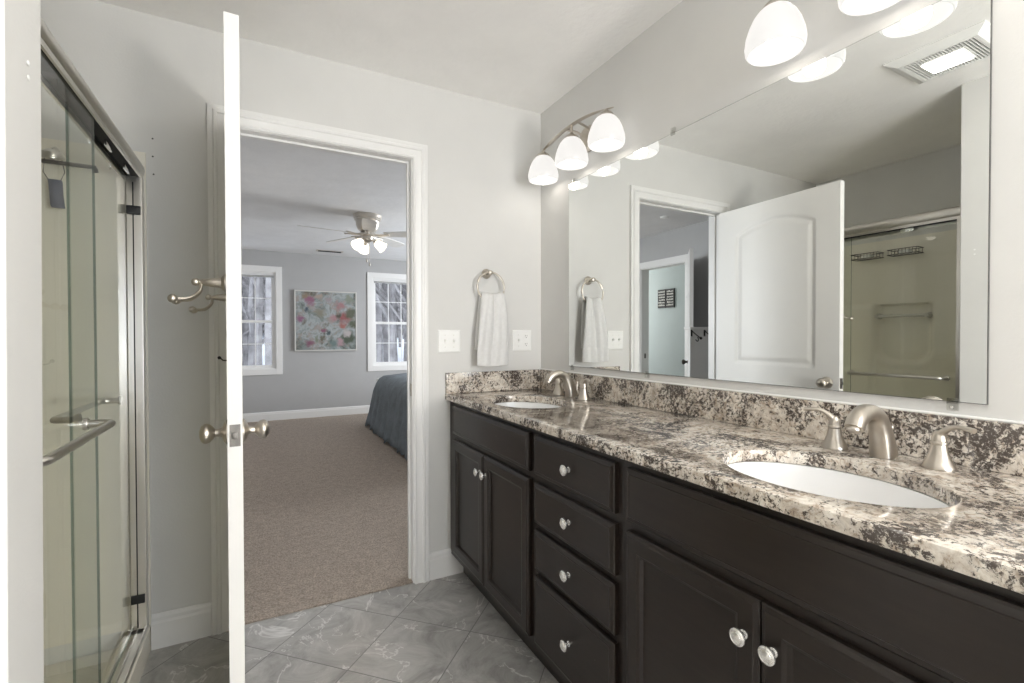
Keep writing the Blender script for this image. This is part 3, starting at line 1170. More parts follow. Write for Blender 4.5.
outer = glass_panel(SX - 0.016, SY0 + 0.030, 1.680, 0.122, 1.80)
inner = glass_panel(SX - 0.044, 1.588, SY1 - 0.035, 0.122, 1.80)


def towel_bar(parent, xg, out, y0, y1, z):
    m_ = MB()
    pts = [(xg + out * 0.06, y0, z), (xg + out * 0.40, y0, z)]
    arc = catmull([(xg + out * 0.06, y0, z), (xg + out * 0.62, y0, z), (xg + out * 0.94, y0 + 0.010, z), (xg + out, y0 + 0.035, z), (xg + out, y0 + 0.10, z)], 6)
    arc2 = catmull([(xg + out, y1 - 0.10, z), (xg + out, y1 - 0.035, z), (xg + out * 0.94, y1 - 0.010, z), (xg + out * 0.62, y1, z), (xg + out * 0.06, y1, z)], 6)
    m_.tube(arc + arc2, 0.0095, 14)
    o = m_.build('towel_bar', M['satin'], parent)
    for y in (y0, y1):
        m_ = MB(); m_.lathe([(0, 0), (0.0155, 0), (0.0155, 0.005), (0.0145, 0.009), (0, 0.009)], (xg, y, z), (1 if out > 0 else -1, 0, 0), 20)
        m_.build('bar_washer', M['satin'], o)
    return o


towel_bar(outer, SX - 0.013, 0.058, 1.120, 1.565, 0.985)
towel_bar(inner, SX - 0.047, -0.058, 1.67, 2.10, 0.985)
for z in (1.66, 0.21):
    b = MB(); b.box(SX - 0.050, SX - 0.008, SY1 - 0.058, SY1 - 0.040, z, z + 0.032, 0.002)
    b.build('bumper', M['black_rubber_and_slot'], t)
for y in (1.30, 1.86, 2.08):
    b = MB(); b.box(SX - 0.026, SX - 0.020, y - 0.03, y + 0.03, 1.780, 1.799, 0.001)
    b.build('roller_hanger', M['chrome'], t)

# wire soap baskets on the long shower wall
for (yc, lab) in ((1.845, 'wire soap basket on the shower wall nearest the bedroom door'), (1.615, 'wire soap basket on the shower wall nearest the partition')):
    xw2 = LW + 0.055
    t2 = thing('soap_basket', (xw2, yc, 1.77), lab, 'basket', 'wire soap baskets in the shower')
    b = MB()
    for z in (1.765, 1.80):
        b.tube([(xw2, yc - 0.085, z), (xw2 + 0.09, yc - 0.085, z), (xw2 + 0.09, yc + 0.085, z), (xw2, yc + 0.085, z)], 0.0028, 6, closed=True)
    b.build('rim', M['basket'], t2)
    b = MB()
    for k in range(9):
        y = yc - 0.08 + 0.02 * k
        b.tube([(xw2 + 0.002, y, 1.80), (xw2 + 0.002, y, 1.765), (xw2 + 0.088, y, 1.765), (xw2 + 0.088, y, 1.80)], 0.0016, 5)
    b.build('wires', M['basket'], t2)
    b = MB(); b.box(xw2 + 0.02, xw2 + 0.07, yc - 0.035, yc + 0.03, 1.768, 1.792, 0.006)
    b.build('soap_bar', M['plate'], t2)
# hanger rail, shower head dome and blue pouch on the end wall of the shower
YW = SY1 - 0.013
t = thing('hanging_rail', (-0.60, YW, 1.81), 'thin grey rail with a bent tip across the shower end wall', 'rail')
b = MB(); b.tube(catmull([(-0.86, YW - 0.05, 1.812), (-0.55, YW - 0.05, 1.812), (-0.522, YW - 0.05, 1.809), (-0.517, YW - 0.05, 1.795)], 5), 0.007, 10)
b.build('bar', M['hardware_dark'], t)
for x in (-0.80, -0.60):
    b = MB(); b.tube([(x, YW - 0.05, 1.812), (x, YW - 0.0005, 1.812)], 0.006, 8)
    b.build('bracket', M['satin'], t)
t = thing('overhead_shower', (-0.635, YW, 1.83), 'pale domed shower head showing above the rail in the shower', 'shower head')
b = MB(); b.lathe([(0, 0.028), (0.012, 0.027), (0.028, 0.018), (0.034, 0.004), (0.034, -0.004), (0, -0.006)], (-0.632, YW - 0.06, 1.826), (0.0, -0.25, 1), 24)
b.build('dome', M['satin'], t)
b = MB(); b.tube([(-0.632, YW - 0.058, 1.852), (-0.632, YW - 0.03, 1.866), (-0.632, YW - 0.0005, 1.868)], 0.007, 10)
b.build('supply_pipe', M['satin'], t)
t = thing('hanging_pouch', (-0.63, YW - 0.05, 1.75), 'dusty blue pouch hanging by cords from the shower rail', 'pouch')
b = MB()
rings = []
for k, (z, hw, d) in enumerate(((1.752, 0.019, 0.005), (1.745, 0.020, 0.011), (1.70, 0.019, 0.015), (1.665, 0.020, 0.014), (1.655, 0.019, 0.006))):
    cx_ = -0.629 + 0.010 * (k / 4)
    rings.append([Vector((cx_ + hw * math.cos(a_) * (1 if abs(math.cos(a_)) < 0.8 else 0.97), YW - 0.052 + d * math.sin(a_), z)) for a_ in [2 * PI * q / 16 for q in range(16)]])
b.loft(rings)
b.build('body', M['pouch'], t, 40)
b = MB()
b.tube([(-0.646, YW - 0.052, 1.752), (-0.658, YW - 0.051, 1.775), (-0.652, YW - 0.058, 1.820)], 0.0015, 5)
b.tube([(-0.612, YW - 0.052, 1.752), (-0.602, YW - 0.051, 1.780), (-0.607, YW - 0.058, 1.820)], 0.0015, 5)
b.build('cord', M['hardware_dark'], t)

# ------------------------------------------------------------------ vanity
VF = 0.842       # face-frame plane
FT = 0.020       # door and drawer front thickness
VY0, VY1 = 0.112, B - 0.002
CZ0, CZ1 = 0.110, 0.8885


def front_panel(y0, y1, z0, z1):
    """slab drawer front with a sloped moulded edge, standing FT proud of the frame"""
    m_ = MB()
    x0 = VF - 0.0003
    seq = [(0, x0), (0, VF - 0.013), (0.0035, VF - 0.016), (0.0135, VF - 0.0185), (0.0150, VF - 0.0205), (0.0170, VF - FT)]
    rings = [[Vector((x, y0 + d, z0 + d)), Vector((x, y1 - d, z0 + d)), Vector((x, y1 - d, z1 - d)), Vector((x, y0 + d, z1 - d))] for d, x in seq]
    m_.loft(rings)
    return m_


def shaker_door(y0, y1, z0, z1, rail=0.052):
    m_ = MB()
    x0 = VF - 0.0003
    seq = [(0, x0), (0, VF - 0.013), (0.0030, VF - 0.016), (0.010, VF - 0.0185), (0.0115, VF - FT), (rail - 0.009, VF - FT), (rail - 0.006, VF - 0.0185), (rail - 0.001, VF - 0.0170), (rail + 0.003, VF - 0.0085), (rail + 0.004, VF - 0.0075)]
    rings = [[Vector((x, y0 + d, z0 + d)), Vector((x, y1 - d, z0 + d)), Vector((x, y1 - d, z1 - d)), Vector((x, y0 + d, z1 - d))] for d, x in seq]
    m_.loft(rings)
    return m_


def cab_knob(y, z, parent):
    m_ = MB()
    m_.lathe([(0, 0), (0.0085, 0), (0.0085, 0.002), (0.0055, 0.004), (0.0050, 0.011), (0.0085, 0.014), (0.0150, 0.0165), (0.0168, 0.0195), (0.0163, 0.0225), (0.0130, 0.0245), (0.0121, 0.0236), (0.0110, 0.0236), (0.0102, 0.0250), (0.0050, 0.0262), (0, 0.0264)], (VF - FT, y, z), (-1, 0, 0), 24)
    return m_.build('knob', M['knob'], parent)


def cabinet_box(name, y0, y1, label, openings, cat='cabinet', group=None):
    t = thing(name, ((VF + W) / 2, (y0 + y1) / 2, 0), label, cat, group)
    m_ = MB()
    m_.box(VF + 0.0195, W - 0.001, y0, y1, CZ0, 0.70)                      # carcass
    m_.box(W - 0.02, W - 0.001, y0, y1, 0.70, CZ1)
    m_.box(VF + 0.0195, W - 0.02, y0, y0 + 0.016, 0.70, CZ1)
    m_.box(VF + 0.0195, W - 0.02, y1 - 0.016, y1, 0.70, CZ1)
    m_.build('carcass', M['cab'], t, 0)
    m_ = MB()
    m_.box(VF, VF + 0.019, y0, y1, CZ0, CZ1)
    m_.build('face_frame', M['cab'], t, 0)
    m_ = MB()
    m_.box(0.906, 0.922, y0, y1, 0.001, CZ0)
    m_.build('toe_kick', M['cab'], t, 0)
    return t


# three units: sink base, drawer stack, sink base
def sink_base(y0, y1, fy0, fy1, split, label):
    t = cabinet_box('vanity_cabinet', y0, y1, label, None, 'cabinet', 'sink base cabinets of the double vanity')
    front_panel(fy0, fy1, 0.732, 0.868).build('false_drawer_front', M['cab'], t, 0)
    for (a, c, ky) in ((fy0, split - 0.0015, split - 0.030), (split + 0.0015, fy1, split + 0.030)):
        d = shaker_door(a, c, 0.146, 0.705).build('cabinet_door', M['cab'], t, 0)
        cab_knob(ky, 0.628, d)
    return t


sink_base(1.421, VY1, 1.440, 2.184, 1.8205, 'espresso sink base cabinet at the far end against the door wall')
sink_base(VY0, 0.960, 0.196, 0.937, 0.5655, 'espresso sink base cabinet under the near white basin, beside the four drawers')
t = cabinet_box('drawer_cabinet', 0.9605, 1.4205, 'espresso drawer stack between the two sink base cabinets', None)
for (z0, z1, kz) in ((0.732, 0.868, 0.801), (0.566, 0.704, 0.640), (0.405, 0.543, 0.480), (0.146, 0.382, 0.268)):
    d = front_panel(0.983, 1.402, z0, z1).build('drawer', M['cab'], t, 0)
    cab_knob(1.187, kz, d)

# counter with two oval cut-outs
SINKS = [(1.035, 1.815), (1.035, 0.568)]
SA, SB = 0.158, 0.212
bm = bmesh.new()


def ring_verts(z, pts):
    vs = [bm.verts.new((x, y, z)) for x, y in pts]
    return [bm.edges.new((vs[i], vs[(i + 1) % len(vs)])) for i in range(len(vs))]


CT0, CT1 = 0.889, 0.919
CX0 = 0.815
outline = [(CX0, VY0 - 0.022), (W - 0.0005, VY0 - 0.022), (W - 0.0005, B - 0.0005), (CX0, B - 0.0005)]
edges = ring_verts(CT1, outline)
for (sx_, sy_) in SINKS:
    edges += ring_verts(CT1, [(sx_ + SA * math.cos(2 * PI * k / 72), sy_ + SB * math.sin(2 * PI * k / 72)) for k in range(72)])
bmesh.ops.triangle_fill(bm, use_beauty=True, use_dissolve=False, edges=edges)
# drop triangles inside the holes
kill = []
for f in bm.faces:
    c = f.calc_center_median()
    for (sx_, sy_) in SINKS:
        if ((c.x - sx_) / SA) ** 2 + ((c.y - sy_) / SB) ** 2 < 0.985:
            kill.append(f)
            break
bmesh.ops.delete(bm, geom=list(set(kill)), context='FACES_ONLY')
top_faces = bm.faces[:]
ext = bmesh.ops.extrude_face_region(bm, geom=top_faces)
for v in [g for g in ext['geom'] if isinstance(g, bmesh.types.BMVert)]:
    v.co.z = CT0
be = [e for e in bm.edges if len(e.link_faces) == 2 and abs(e.calc_face_angle(0)) > 1.0]
bmesh.ops.bevel(bm, geom=be, offset=0.0035, segments=2, profile=0.5, affect='EDGES')
cm = MB()
cm.bm.free()
cm.bm = bm
ct = cm.build('countertop', M['granite'], None, 30)
recentre(ct, (1.1, 1.2, CT0))
tag(ct, 'long speckled brown and cream granite counter holding both basins', 'countertop')

b = MB(); b.box(W - 0.0205, W - 0.0006, VY0 - 0.022, B - 0.0212, CT1 + 0.0002, 1.0235, 0.002)
o = b.build('backsplash', M['granite'], None, 30)
recentre(o, (W - 0.01, 1.2, CT1)); tag(o, 'long granite backsplash strip under the mirror', 'backsplash')
b = MB(); b.box(CX0 + 0.002, W - 0.0208, B - 0.0205, B - 0.0006, CT1 + 0.0002, 1.0235, 0.002)
o = b.build('backsplash', M['granite'], None, 30)
recentre(o, (1.1, B - 0.01, CT1)); tag(o, 'short granite backsplash strip under the hanging towel', 'backsplash')
# caulk bead on the long backsplash
b = MB(); b.tube([(W - 0.0035, VY0, 1.0250), (W - 0.0035, B - 0.004, 1.0250)], 0.0035, 8)
struct('trim_6', b, M['plate'], smooth=60)

for i, (sx_, sy_) in enumerate(SINKS):
    t = thing('sink', (sx_, sy_, 0.74), ('oval white undermount basin at the far end near the towel', 'oval white undermount basin in the near part of the counter')[i], 'sink', 'undermount basins')
    b = MB()
    prof = [(1.06, -0.0305), (1.06, -0.042), (1.0, -0.0305), (0.985, -0.05), (0.955, -0.085), (0.88, -0.12), (0.72, -0.150), (0.45, -0.166), (0.16, -0.171), (0.10, -0.171)]
    prof = [(1.075, -0.0308), (1.0, -0.0308), (0.985, -0.05), (0.955, -0.085), (0.88, -0.12), (0.72, -0.150), (0.45, -0.166), (0.13, -0.171)]
    rings = [[Vector((sx_ + SA * r * math.cos(2 * PI * k / 64), sy_ + SB * r * math.sin(2 * PI * k / 64), CT1 + z)) for k in range(64)] for r, z in prof]
    b.loft(rings, False, True)
    o = b.build('basin', M['porcelain'], t, 50)
    b = MB(); b.lathe([(0, 0), (0.022, 0), (0.022, 0.003), (0.016, 0.005), (0.0155, 0.002), (0, 0.002)], (sx_, sy_, CT1 - 0.1708), (0, 0, 1), 24)
    b.build('drain', M['nickel'], t)


def faucet(y, label):
    t = thing('faucet', (1.29, y, CT1), label, 'faucet', 'widespread faucets on the vanity')
    x0, z0 = 1.292, CT1
    pts = catmull([(x0 + 0.004, y, z0 + 0.0005), (x0 - 0.004, y, z0 + 0.035), (x0 - 0.016, y, z0 + 0.072), (x0 - 0.040, y, z0 + 0.103), (x0 - 0.078, y, z0 + 0.112), (x0 - 0.112, y, z0 + 0.098), (x0 - 0.126, y, z0 + 0.080)], 6)
    n_ = len(pts)
    rings = []
    for i, p_ in enumerate(pts):
        u = i / (n_ - 1)
        tg = (pts[min(i + 1, n_ - 1)] - pts[max(i - 1, 0)]).normalized()
        a = Vector((0, 1, 0))
        c = tg.cross(a).normalized()
        if i == 0:
            c = Vector((1, 0, 0)); 
        wy = 0.0255 - 0.0075 * min(1, u / 0.45) + 0.0005 * u
        wx = 0.029 - 0.0115 * min(1, u / 0.55)
        ring = []
        for k in range(20):
            an = 2 * PI * k / 20
            ca, sa = math.cos(an), math.sin(an)
            e = 0.72
            ring.append(p_ + a * wy * math.copysign(abs(ca) ** e, ca) + c * wx * math.copysign(abs(sa) ** e, sa))
        rings.append(ring)
    b = MB(); b.loft(rings)
    b.build('spout', M['nickel'], t, 45)
    # aerator lip
    e, d = pts[-1], (pts[-1] - pts[-2]).normalized()
    b = MB(); b.lathe([(0, 0), (0.0125, 0), (0.0135, 0.003), (0.0125, 0.008), (0.011, 0.009), (0, 0.009)], e - d * 0.001, d, 20)
    b.build('aerator', M['nickel'], t)
    b = MB(); b.tube([(x0 + 0.030, y, z0 + 0.0005), (x0 + 0.034, y, z0 + 0.062)], 0.0028, 8)
    b.lathe([(0, 0), (0.005, 0.001), (0.0062, 0.005), (0.0055, 0.012), (0, 0.013)], (x0 + 0.034, y, z0 + 0.060), (0.05, 0, 1), 14)
    b.build('lift_rod', M['nickel'], t)
    for s in (-1, 1):
        hy = y + s * 0.105
        b = MB()
        b.lathe([(0, 0.0005), (0.0285, 0.0005), (0.0290, 0.004), (0.0268, 0.009), (0.0215, 0.020), (0.0165, 0.034), (0.0140, 0.047), (0.0135, 0.052), (0.0152, 0.054), (0.0152, 0.0575), (0.0132, 0.0595), (0.0128, 0.066), (0.0110, 0.075), (0.006, 0.081), (0, 0.082)], (x0 - 0.004, hy, z0), (0, 0, 1), 28)
        h = b.build('handle', M['nickel'], t)
        lv = catmull([(x0 - 0.004, hy, z0 + 0.062), (x0 - 0.006, hy + s * 0.006, z0 + 0.078), (x0 - 0.012, hy + s * 0.024, z0 + 0.092), (x0 - 0.020, hy + s * 0.042, z0 + 0.096), (x0 - 0.025, hy + s * 0.064, z0 + 0.093)], 6)
        rs = lerp_list([0.0115, 0.0095, 0.0066, 0.0062, 0.0074], len(lv))
        b = MB(); b.tube(lv, rs, 14, flat=0.75)
        b.build('lever', M['nickel'], h)
    return t


faucet(1.845, 'brushed nickel widespread faucet behind the far basin near the towel')
faucet(0.575, 'brushed nickel widespread faucet behind the near basin')

# ------------------------------------------------------------------ mirror
MY0, MY1, MZ0, MZ1 = 0.420, 1.983, 1.056, 1.969
t = thing('mirror', (W, 1.2, MZ0), 'large frameless rectangular mirror above the double vanity', 'mirror')
b = MB(); b.box(W - 0.0058, W - 0.0004, MY0, MY1, MZ0, MZ1)
b.build('edge', M['mirror_edge'], t, 0)
b = MB(); b.box(W - 0.0064, W - 0.00585, MY0 + 0.0012, MY1 - 0.0012, MZ0 + 0.0012, MZ1 - 0.0012)
b.build('glass', M['mirror'], t, 0)
CL = [(1.955, MZ0, -1, 'clear plastic mirror clip at the bottom edge next to the corner'), (1.435, MZ0, -1, 'clear plastic mirror clip at the bottom edge above the drawer stack'), (0.478, MZ0, -1, 'clear plastic mirror clip at the bottom edge near the free end'),
      (1.945, MZ1, 1, 'clear plastic mirror clip at the top edge under the far vanity light'), (1.300, MZ1, 1, 'clear plastic mirror clip at the top edge between the two vanity lights')]
for (y, z, s, lab) in CL:
    t = thing('mirror_clip', (W, y, z), lab, 'clip', 'clear mirror clips')
    b = MB()
    za, zb = sorted((z + s * 0.0006, z + s * 0.020))
    b.box(W - 0.0085, W - 0.0005, y - 0.010, y + 0.010, za, zb, 0.0015)
    za, zb = sorted((z - s * 0.008, z + s * 0.004))
    b.box(W - 0.0088, W - 0.0066, y - 0.010, y + 0.010, za, zb, 0.0008)
    b.build('body', M['clear_clip'], t)
    b = MB(); b.lathe([(0, 0), (0.0032, 0), (0.0030, 0.0012), (0, 0.0018)], (W - 0.0086, y, z + s * 0.012), (-1, 0, 0), 12)
    b.build('screw', M['chrome'], t)

# ------------------------------------------------------------------ vanity lights
LX = 1.279


def vanity_light(yc, label):
    t = thing('vanity_light', (W, yc, 2.12), label, 'wall light', 'three-shade vanity lights over the mirror')
    b = MB()
    pl = [(yc + 0.060 * math.copysign(abs(math.cos(a)) ** 0.8, math.cos(a)), 2.138 + 0.060 * math.copysign(abs(math.sin(a)) ** 0.8, math.sin(a))) for a in [2 * PI * k / 40 for k in range(40)]]
    seq = [(0.0, W - 0.0005), (0.0, W - 0.012), (0.10, W - 0.018), (0.2, W - 0.020)]
    b.loft([[Vector((x, yc + (y - yc) * (1 - d), 2.138 + (z - 2.138) * (1 - d))) for y, z in pl] for d, x in seq])
    b.build('backplate', M['nickel'], t, 35)

    def barz(y):
        u = (y - yc) / 0.27
        return 2.184 - 0.036 * u * u
    b = MB()
    ys = [yc - 0.295 + 0.59 * k / 30 for k in range(31)]
    rings = []
    for k, y in enumerate(ys):
        w_ = 0.012 * min(1, 0.15 + 4 * min(k, 30 - k) / 30)
        z = barz(y)
        rings.append([Vector((LX - w_, y, z)), Vector((LX, y, z + 0.003)), Vector((LX + w_, y, z)), Vector((LX, y, z - 0.003))])
    b.loft(rings)
    b.build('curved_bar', M['nickel'], t, 40)
    for s in (-1, 1):
        b = MB()
        b.tube(catmull([(W - 0.016, yc + s * 0.032, 2.166), (W - 0.05, yc + s * 0.036, 2.176), (LX + 0.006, yc + s * 0.045, barz(yc + s * 0.045) - 0.002)], 6), 0.0055, 10)
        b.build('arm', M['nickel'], t)
    for k in (-1, 0, 1):
        y = yc + k * 0.25
        zt = 2.134
        b = MB()
        b.lathe([(0, 0.014), (0.0075, 0.014), (0.011, 0.010), (0.024, 0.002), (0.033, -0.008), (0.034, -0.014), (0, -0.014)], (LX, y, zt), (0, 0, 1), 28)
        b.tube([(LX, y, zt + 0.010), (LX, y, barz(y) - 0.001)], 0.0065, 10)
        h = b.build('shade_holder', M['nickel'], t)
        prof = [(0.030, -0.011), (0.042, -0.020), (0.055, -0.037), (0.066, -0.060), (0.0745, -0.088), (0.0775, -0.110), (0.0755, -0.126), (0.071, -0.134)]
        inner = [(r - 0.003, z) for r, z in reversed(prof)]
        n = 40
        b = MB()
        rings = [[Vector((LX + r * math.cos(2 * PI * q / n), y + r * math.sin(2 * PI * q / n), zt + z)) for q in range(n)] for r, z in prof + inner]
        b.loft(rings, False, False)
        b.build('shade', M['shade'], t, 60)
        b = MB()
        zb = 1.983
        b.lathe([(0, 0.0), (0.010, 0.001), (0.020, 0.006), (0.0275, 0.015), (0.030, 0.027), (0.028, 0.040), (0.020, 0.058), (0.014, 0.075), (0.013, 0.085), (0, 0.086)], (LX, y, zb), (0, 0, 1), 24)
        b.build('bulb', M['bulb'], h, 60)
    return t


vanity_light(1.823, 'three-shade nickel vanity light over the far basin beside the room corner')
vanity_light(0.588, 'three-shade nickel vanity light over the near basin')

# ------------------------------------------------------------------ ceiling exhaust fan with lit lens
t = thing('exhaust_fan', (0.09, 0.955, H), 'white ceiling exhaust fan with lit centre lens seen in the mirror', 'exhaust fan')
zb = 2.405
b = MB()
x0, x1, y0, y1 = -0.105, 0.240, 0.785, 1.128
ix0, ix1, iy0, iy1 = -0.022, 0.205, 0.826, 1.072
rings = [[(x0, y0, H - 0.0005), (x1, y0, H - 0.0005), (x1, y1, H - 0.0005), (x0, y1, H - 0.0005)], [(x0, y0, H - 0.008), (x1, y0, H - 0.008), (x1, y1, H - 0.008), (x0, y1, H - 0.008)],
         [(ix0 - 0.012, iy0 - 0.012, zb), (ix1 + 0.012, iy0 - 0.012, zb), (ix1 + 0.012, iy1 + 0.012, zb), (ix0 - 0.012, iy1 + 0.012, zb)],
         [(ix0, iy0, zb), (ix1, iy0, zb), (ix1, iy1, zb), (ix0, iy1, zb)], [(ix0, iy0, zb + 0.012), (ix1, iy0, zb + 0.012), (ix1, iy1, zb + 0.012), (ix0, iy1, zb + 0.012)]]
b.loft([[Vector(p) for p in r] for r in rings])
b.build('cover', M['plate'], t, 0)
b = MB(); b.box(ix0 + 0.001, ix1 - 0.001, iy0 + 0.001, iy1 - 0.001, zb + 0.0095, zb + 0.0118)
b.build('dark_grille_back', M['dark_hole'], t, 0)
b = MB()
lx0, lx1, ly0, ly1 = 0.030, 0.152, 0.885, 1.022
n = 22
for k in range(n + 1):
    y = iy0 + 0.003 + (iy1 - iy0 - 0.006) * k / n
    if ly0 - 0.004 < y < ly1 + 0.004:
        b.box(ix0, lx0 - 0.008, y - 0.0014, y + 0.0014, zb, zb + 0.0095)
        b.box(lx1 + 0.008, ix1, y - 0.0014, y + 0.0014, zb, zb + 0.0095)
    else:
        b.box(ix0, ix1, y - 0.0014, y + 0.0014, zb, zb + 0.0095)
b.build('grille_slats', M['plate'], t, 0)
b = MB()
b.box(lx0 - 0.008, lx1 + 0.008, ly0 - 0.008, ly1 + 0.008, zb - 0.003, zb + 0.0095, 0.003)
b.build('lens_rim', M['plate'], t, 0)
b = MB()
b.box(lx0, lx1, ly0, ly1, zb - 0.0075, zb - 0.003, 0.002)
b.build('lens', M['lens'], t)

# ------------------------------------------------------------------ towel ring and towel
RC = Vector((1.048, B - 0.052, 1.461))
RR = 0.076
t = thing('towel_ring', (1.042, B, 1.56), 'round brushed nickel towel ring on the wall beside the door casing', 'towel ring')
b = MB(); b.lathe([(0, 0.0004), (0.0255, 0.0004), (0.0255, 0.006), (0.019, 0.012), (0.011, 0.017), (0.010, 0.040), (0.0125, 0.044), (0.0135, 0.052), (0.0115, 0.060), (0.005, 0.064), (0, 0.0645)], (RC.x - 0.004, B, 1.534), (0, -1, 0), 24)
b.build('mount', M['nickel'], t)
b = MB()
b.tube([RC + Vector((RR * math.cos(2 * PI * k / 48), 0.004 * math.sin(2 * PI * k / 48), RR * math.sin(2 * PI * k / 48))) for k in range(48)], 0.0052, 10, closed=True)
b.build('ring', M['nickel'], t)


def towel():
    """hand towel folded in three lengthwise, drawn over the lower arc of the ring"""
    m_ = MB()
    ns, nt_ = 76, 26
    zt = 1.411               # fold height
    Lf, Lb = 0.352, 0.275    # front and back drop
    rows = []
    for i in range(ns + 1):
        s = i / ns
        Ltot = Lf + Lb + 0.03
        d = s * Ltot
        if d < Lb:
            z, lay, frac = zt - (Lb - d), 0, (Lb - d) / Lb
        elif d < Lb + 0.03:
            a = (d - Lb) / 0.03
            z, lay, frac = zt + 0.010 * math.sin(PI * a), a, 0
        else:
            z, lay, frac = zt - (d - Lb - 0.03), 1, (d - Lb - 0.03) / Lf
        yb = RC.y + 0.016 + 0.002 * frac
        yf = RC.y - 0.018 - 0.012 * math.sin(PI * min(1, frac * 0.9))
        row = []
        for j in range(nt_ + 1):
            u = j / nt_ - 0.5
            spread = 0.058 + (0.031 if lay > 0.5 else 0.018) * min(1, (frac * 1.25)) ** 0.8
            xc = RC.x + 0.003 + (-0.006 * frac if lay == 1 else -0.012 * frac)
            if lay == 1:
                xc -= 0.0
            x = xc + u * 2 * spread
            ga = 1 - min(1, frac * 1.1)
            rip = (0.006 * ga + 0.0022) * math.sin(u * 11 + 0.6 + 1.7 * frac) + 0.004 * math.sin(u * 23 + 3 * frac)
            y = yb + (yf - yb) * lay + rip * (1 if lay > 0.5 else 0.35)
            zz = z + (0.012 * abs(u) ** 2 * 4 * ga) - 0.006 * math.sin((u + 0.5) * PI) * (1 - ga) * (1 if lay > 0.5 else 0.3)
            # woven dobby band near the hem
            if lay == 1 and 0.735 < frac < 0.775:
                y += 0.0028
            row.append(m_.bm.verts.new((x, y, zz)))
        rows.append(row)
    for i in range(ns):
        for j in range(nt_):
            m_.bm.faces.new((rows[i][j], rows[i][j + 1], rows[i + 1][j + 1], rows[i + 1][j]))
    o = m_.build('hand_towel', M['towel'], None, 80)
    recentre(o, (RC.x, RC.y, zt))
    so = o.modifiers.new('thick', 'SOLIDIFY'); so.thickness = 0.013; so.offset = 0
    su = o.modifiers.new('soft', 'SUBSURF'); su.levels = 1; su.render_levels = 1
    return o


tag(towel(), 'white folded terry hand towel hanging from the towel ring', 'towel')

# ------------------------------------------------------------------ wall plates
def plate(name, x0, x1, z0, z1, label, cat):
    t = thing(name, ((x0 + x1) / 2, B, (z0 + z1) / 2), label, cat)
    b = MB()
    seq = [(0, B - 0.0004), (0, B - 0.003), (0.004, B - 0.0055), (0.006, B - 0.006)]
    b.loft([[Vector((x0 + d, y, z0 + d)), Vector((x1 - d, y, z0 + d)), Vector((x1 - d, y, z1 - d)), Vector((x0 + d, y, z1 - d))] for d, y in seq])
    b.build('cover_plate', M['plate'], t, 0)
    return t


def toggle(t, x, z):
    b = MB()
    b.box(x - 0.0052, x + 0.0052, B - 0.0068, B - 0.0058, z - 0.012, z + 0.012)
    o = b.build('toggle_slot', M['trim'], t, 0)
    b = MB()
    b.prism([(-0.0045, -0.006), (-0.018, 0.004), (-0.019, 0.009), (-0.014, 0.010), (-0.0045, 0.004)], 'x', x - 0.004, x + 0.004)
    for v in b.bm.verts:
        v.co = Vector((v.co.x, B + v.co.y - 0.001, z + v.co.z))
    b.build('toggle', M['plate'], t, 0)
    for s in (-1, 1):
        b = MB()
        b.lathe([(0, 0), (0.0025, 0), (0.0022, 0.0008), (0, 0.001)], (x, B - 0.0059, z + s * 0.030), (0, -1, 0), 10)
        b.build('screw', M['satin'], t)


t = plate('light_switch', 0.779, 0.897, 1.126, 1.240, 'white double toggle light switch between the door casing and the towel', 'light switch')
toggle(t, 0.815, 1.183); toggle(t, 0.861, 1.183)
t = plate('outlet_plate', 1.199, 1.315, 1.127, 1.241, 'white wall plate with one toggle and a duplex outlet near the corner', 'outlet')
toggle(t, 1.234, 1.184)
b = MB()
for z in (1.206, 1.162):
    pl = [(1.281 + 0.0155 * math.copysign(abs(math.cos(a)) ** 0.6, math.cos(a)), z + 0.0135 * math.copysign(abs(math.sin(a)) ** 0.6, math.sin(a))) for a in [2 * PI * k / 24 for k in range(24)]]
    b.prism(pl, 'y', B - 0.0075, B - 0.0055)
b.build('receptacle', M['plate'], t, 0)
b = MB()
for z in (1.206, 1.162):
    b.box(1.2745, 1.2765, B - 0.0079, B - 0.0074, z + 0.000, z + 0.008)
    b.box(1.2855, 1.2875, B - 0.0079, B - 0.0074, z + 0.001, z + 0.007)
    b.lathe([(0, 0), (0.0022, 0), (0.0022, 0.0005), (0, 0.0005)], (1.281, B - 0.0074, z - 0.006), (0, -1, 0), 10)
b.build('slots', M['dark_hole'], t, 0)

# ------------------------------------------------------------------ bedroom: fan, vent, smoke alarm, painting, bed
FC = Vector((0.965, 4.96, 0))
t = thing('ceiling_fan', (FC.x, FC.y, H), 'pale five-blade ceiling fan with three lit frosted shades in the bedroom', 'ceiling fan')
b = MB(); b.lathe([(0, -0.0004), (0.140, -0.0004), (0.141, -0.010), (0.136, -0.022), (0.136, -0.034), (0.129, -0.040), (0.129, -0.052), (0.118, -0.060), (0.112, -0.105), (0.095, -0.148), (0.060, -0.172), (0, -0.174)], (FC.x, FC.y, H), (0, 0, 1), 40)
b.build('motor_housing', M['fan_cream'], t)
b = MB(); b.lathe([(0, -0.172), (0.050, -0.172), (0.085, -0.184), (0.085, -0.204), (0.055, -0.220), (0.046, -0.256), (0.020, -0.276), (0, -0.278)], (FC.x, FC.y, H), (0, 0, 1), 32)
b.build('switch_housing', M['fan_cream'], t)
a0 = math.atan2(-FC.y, -FC.x) + 0.03
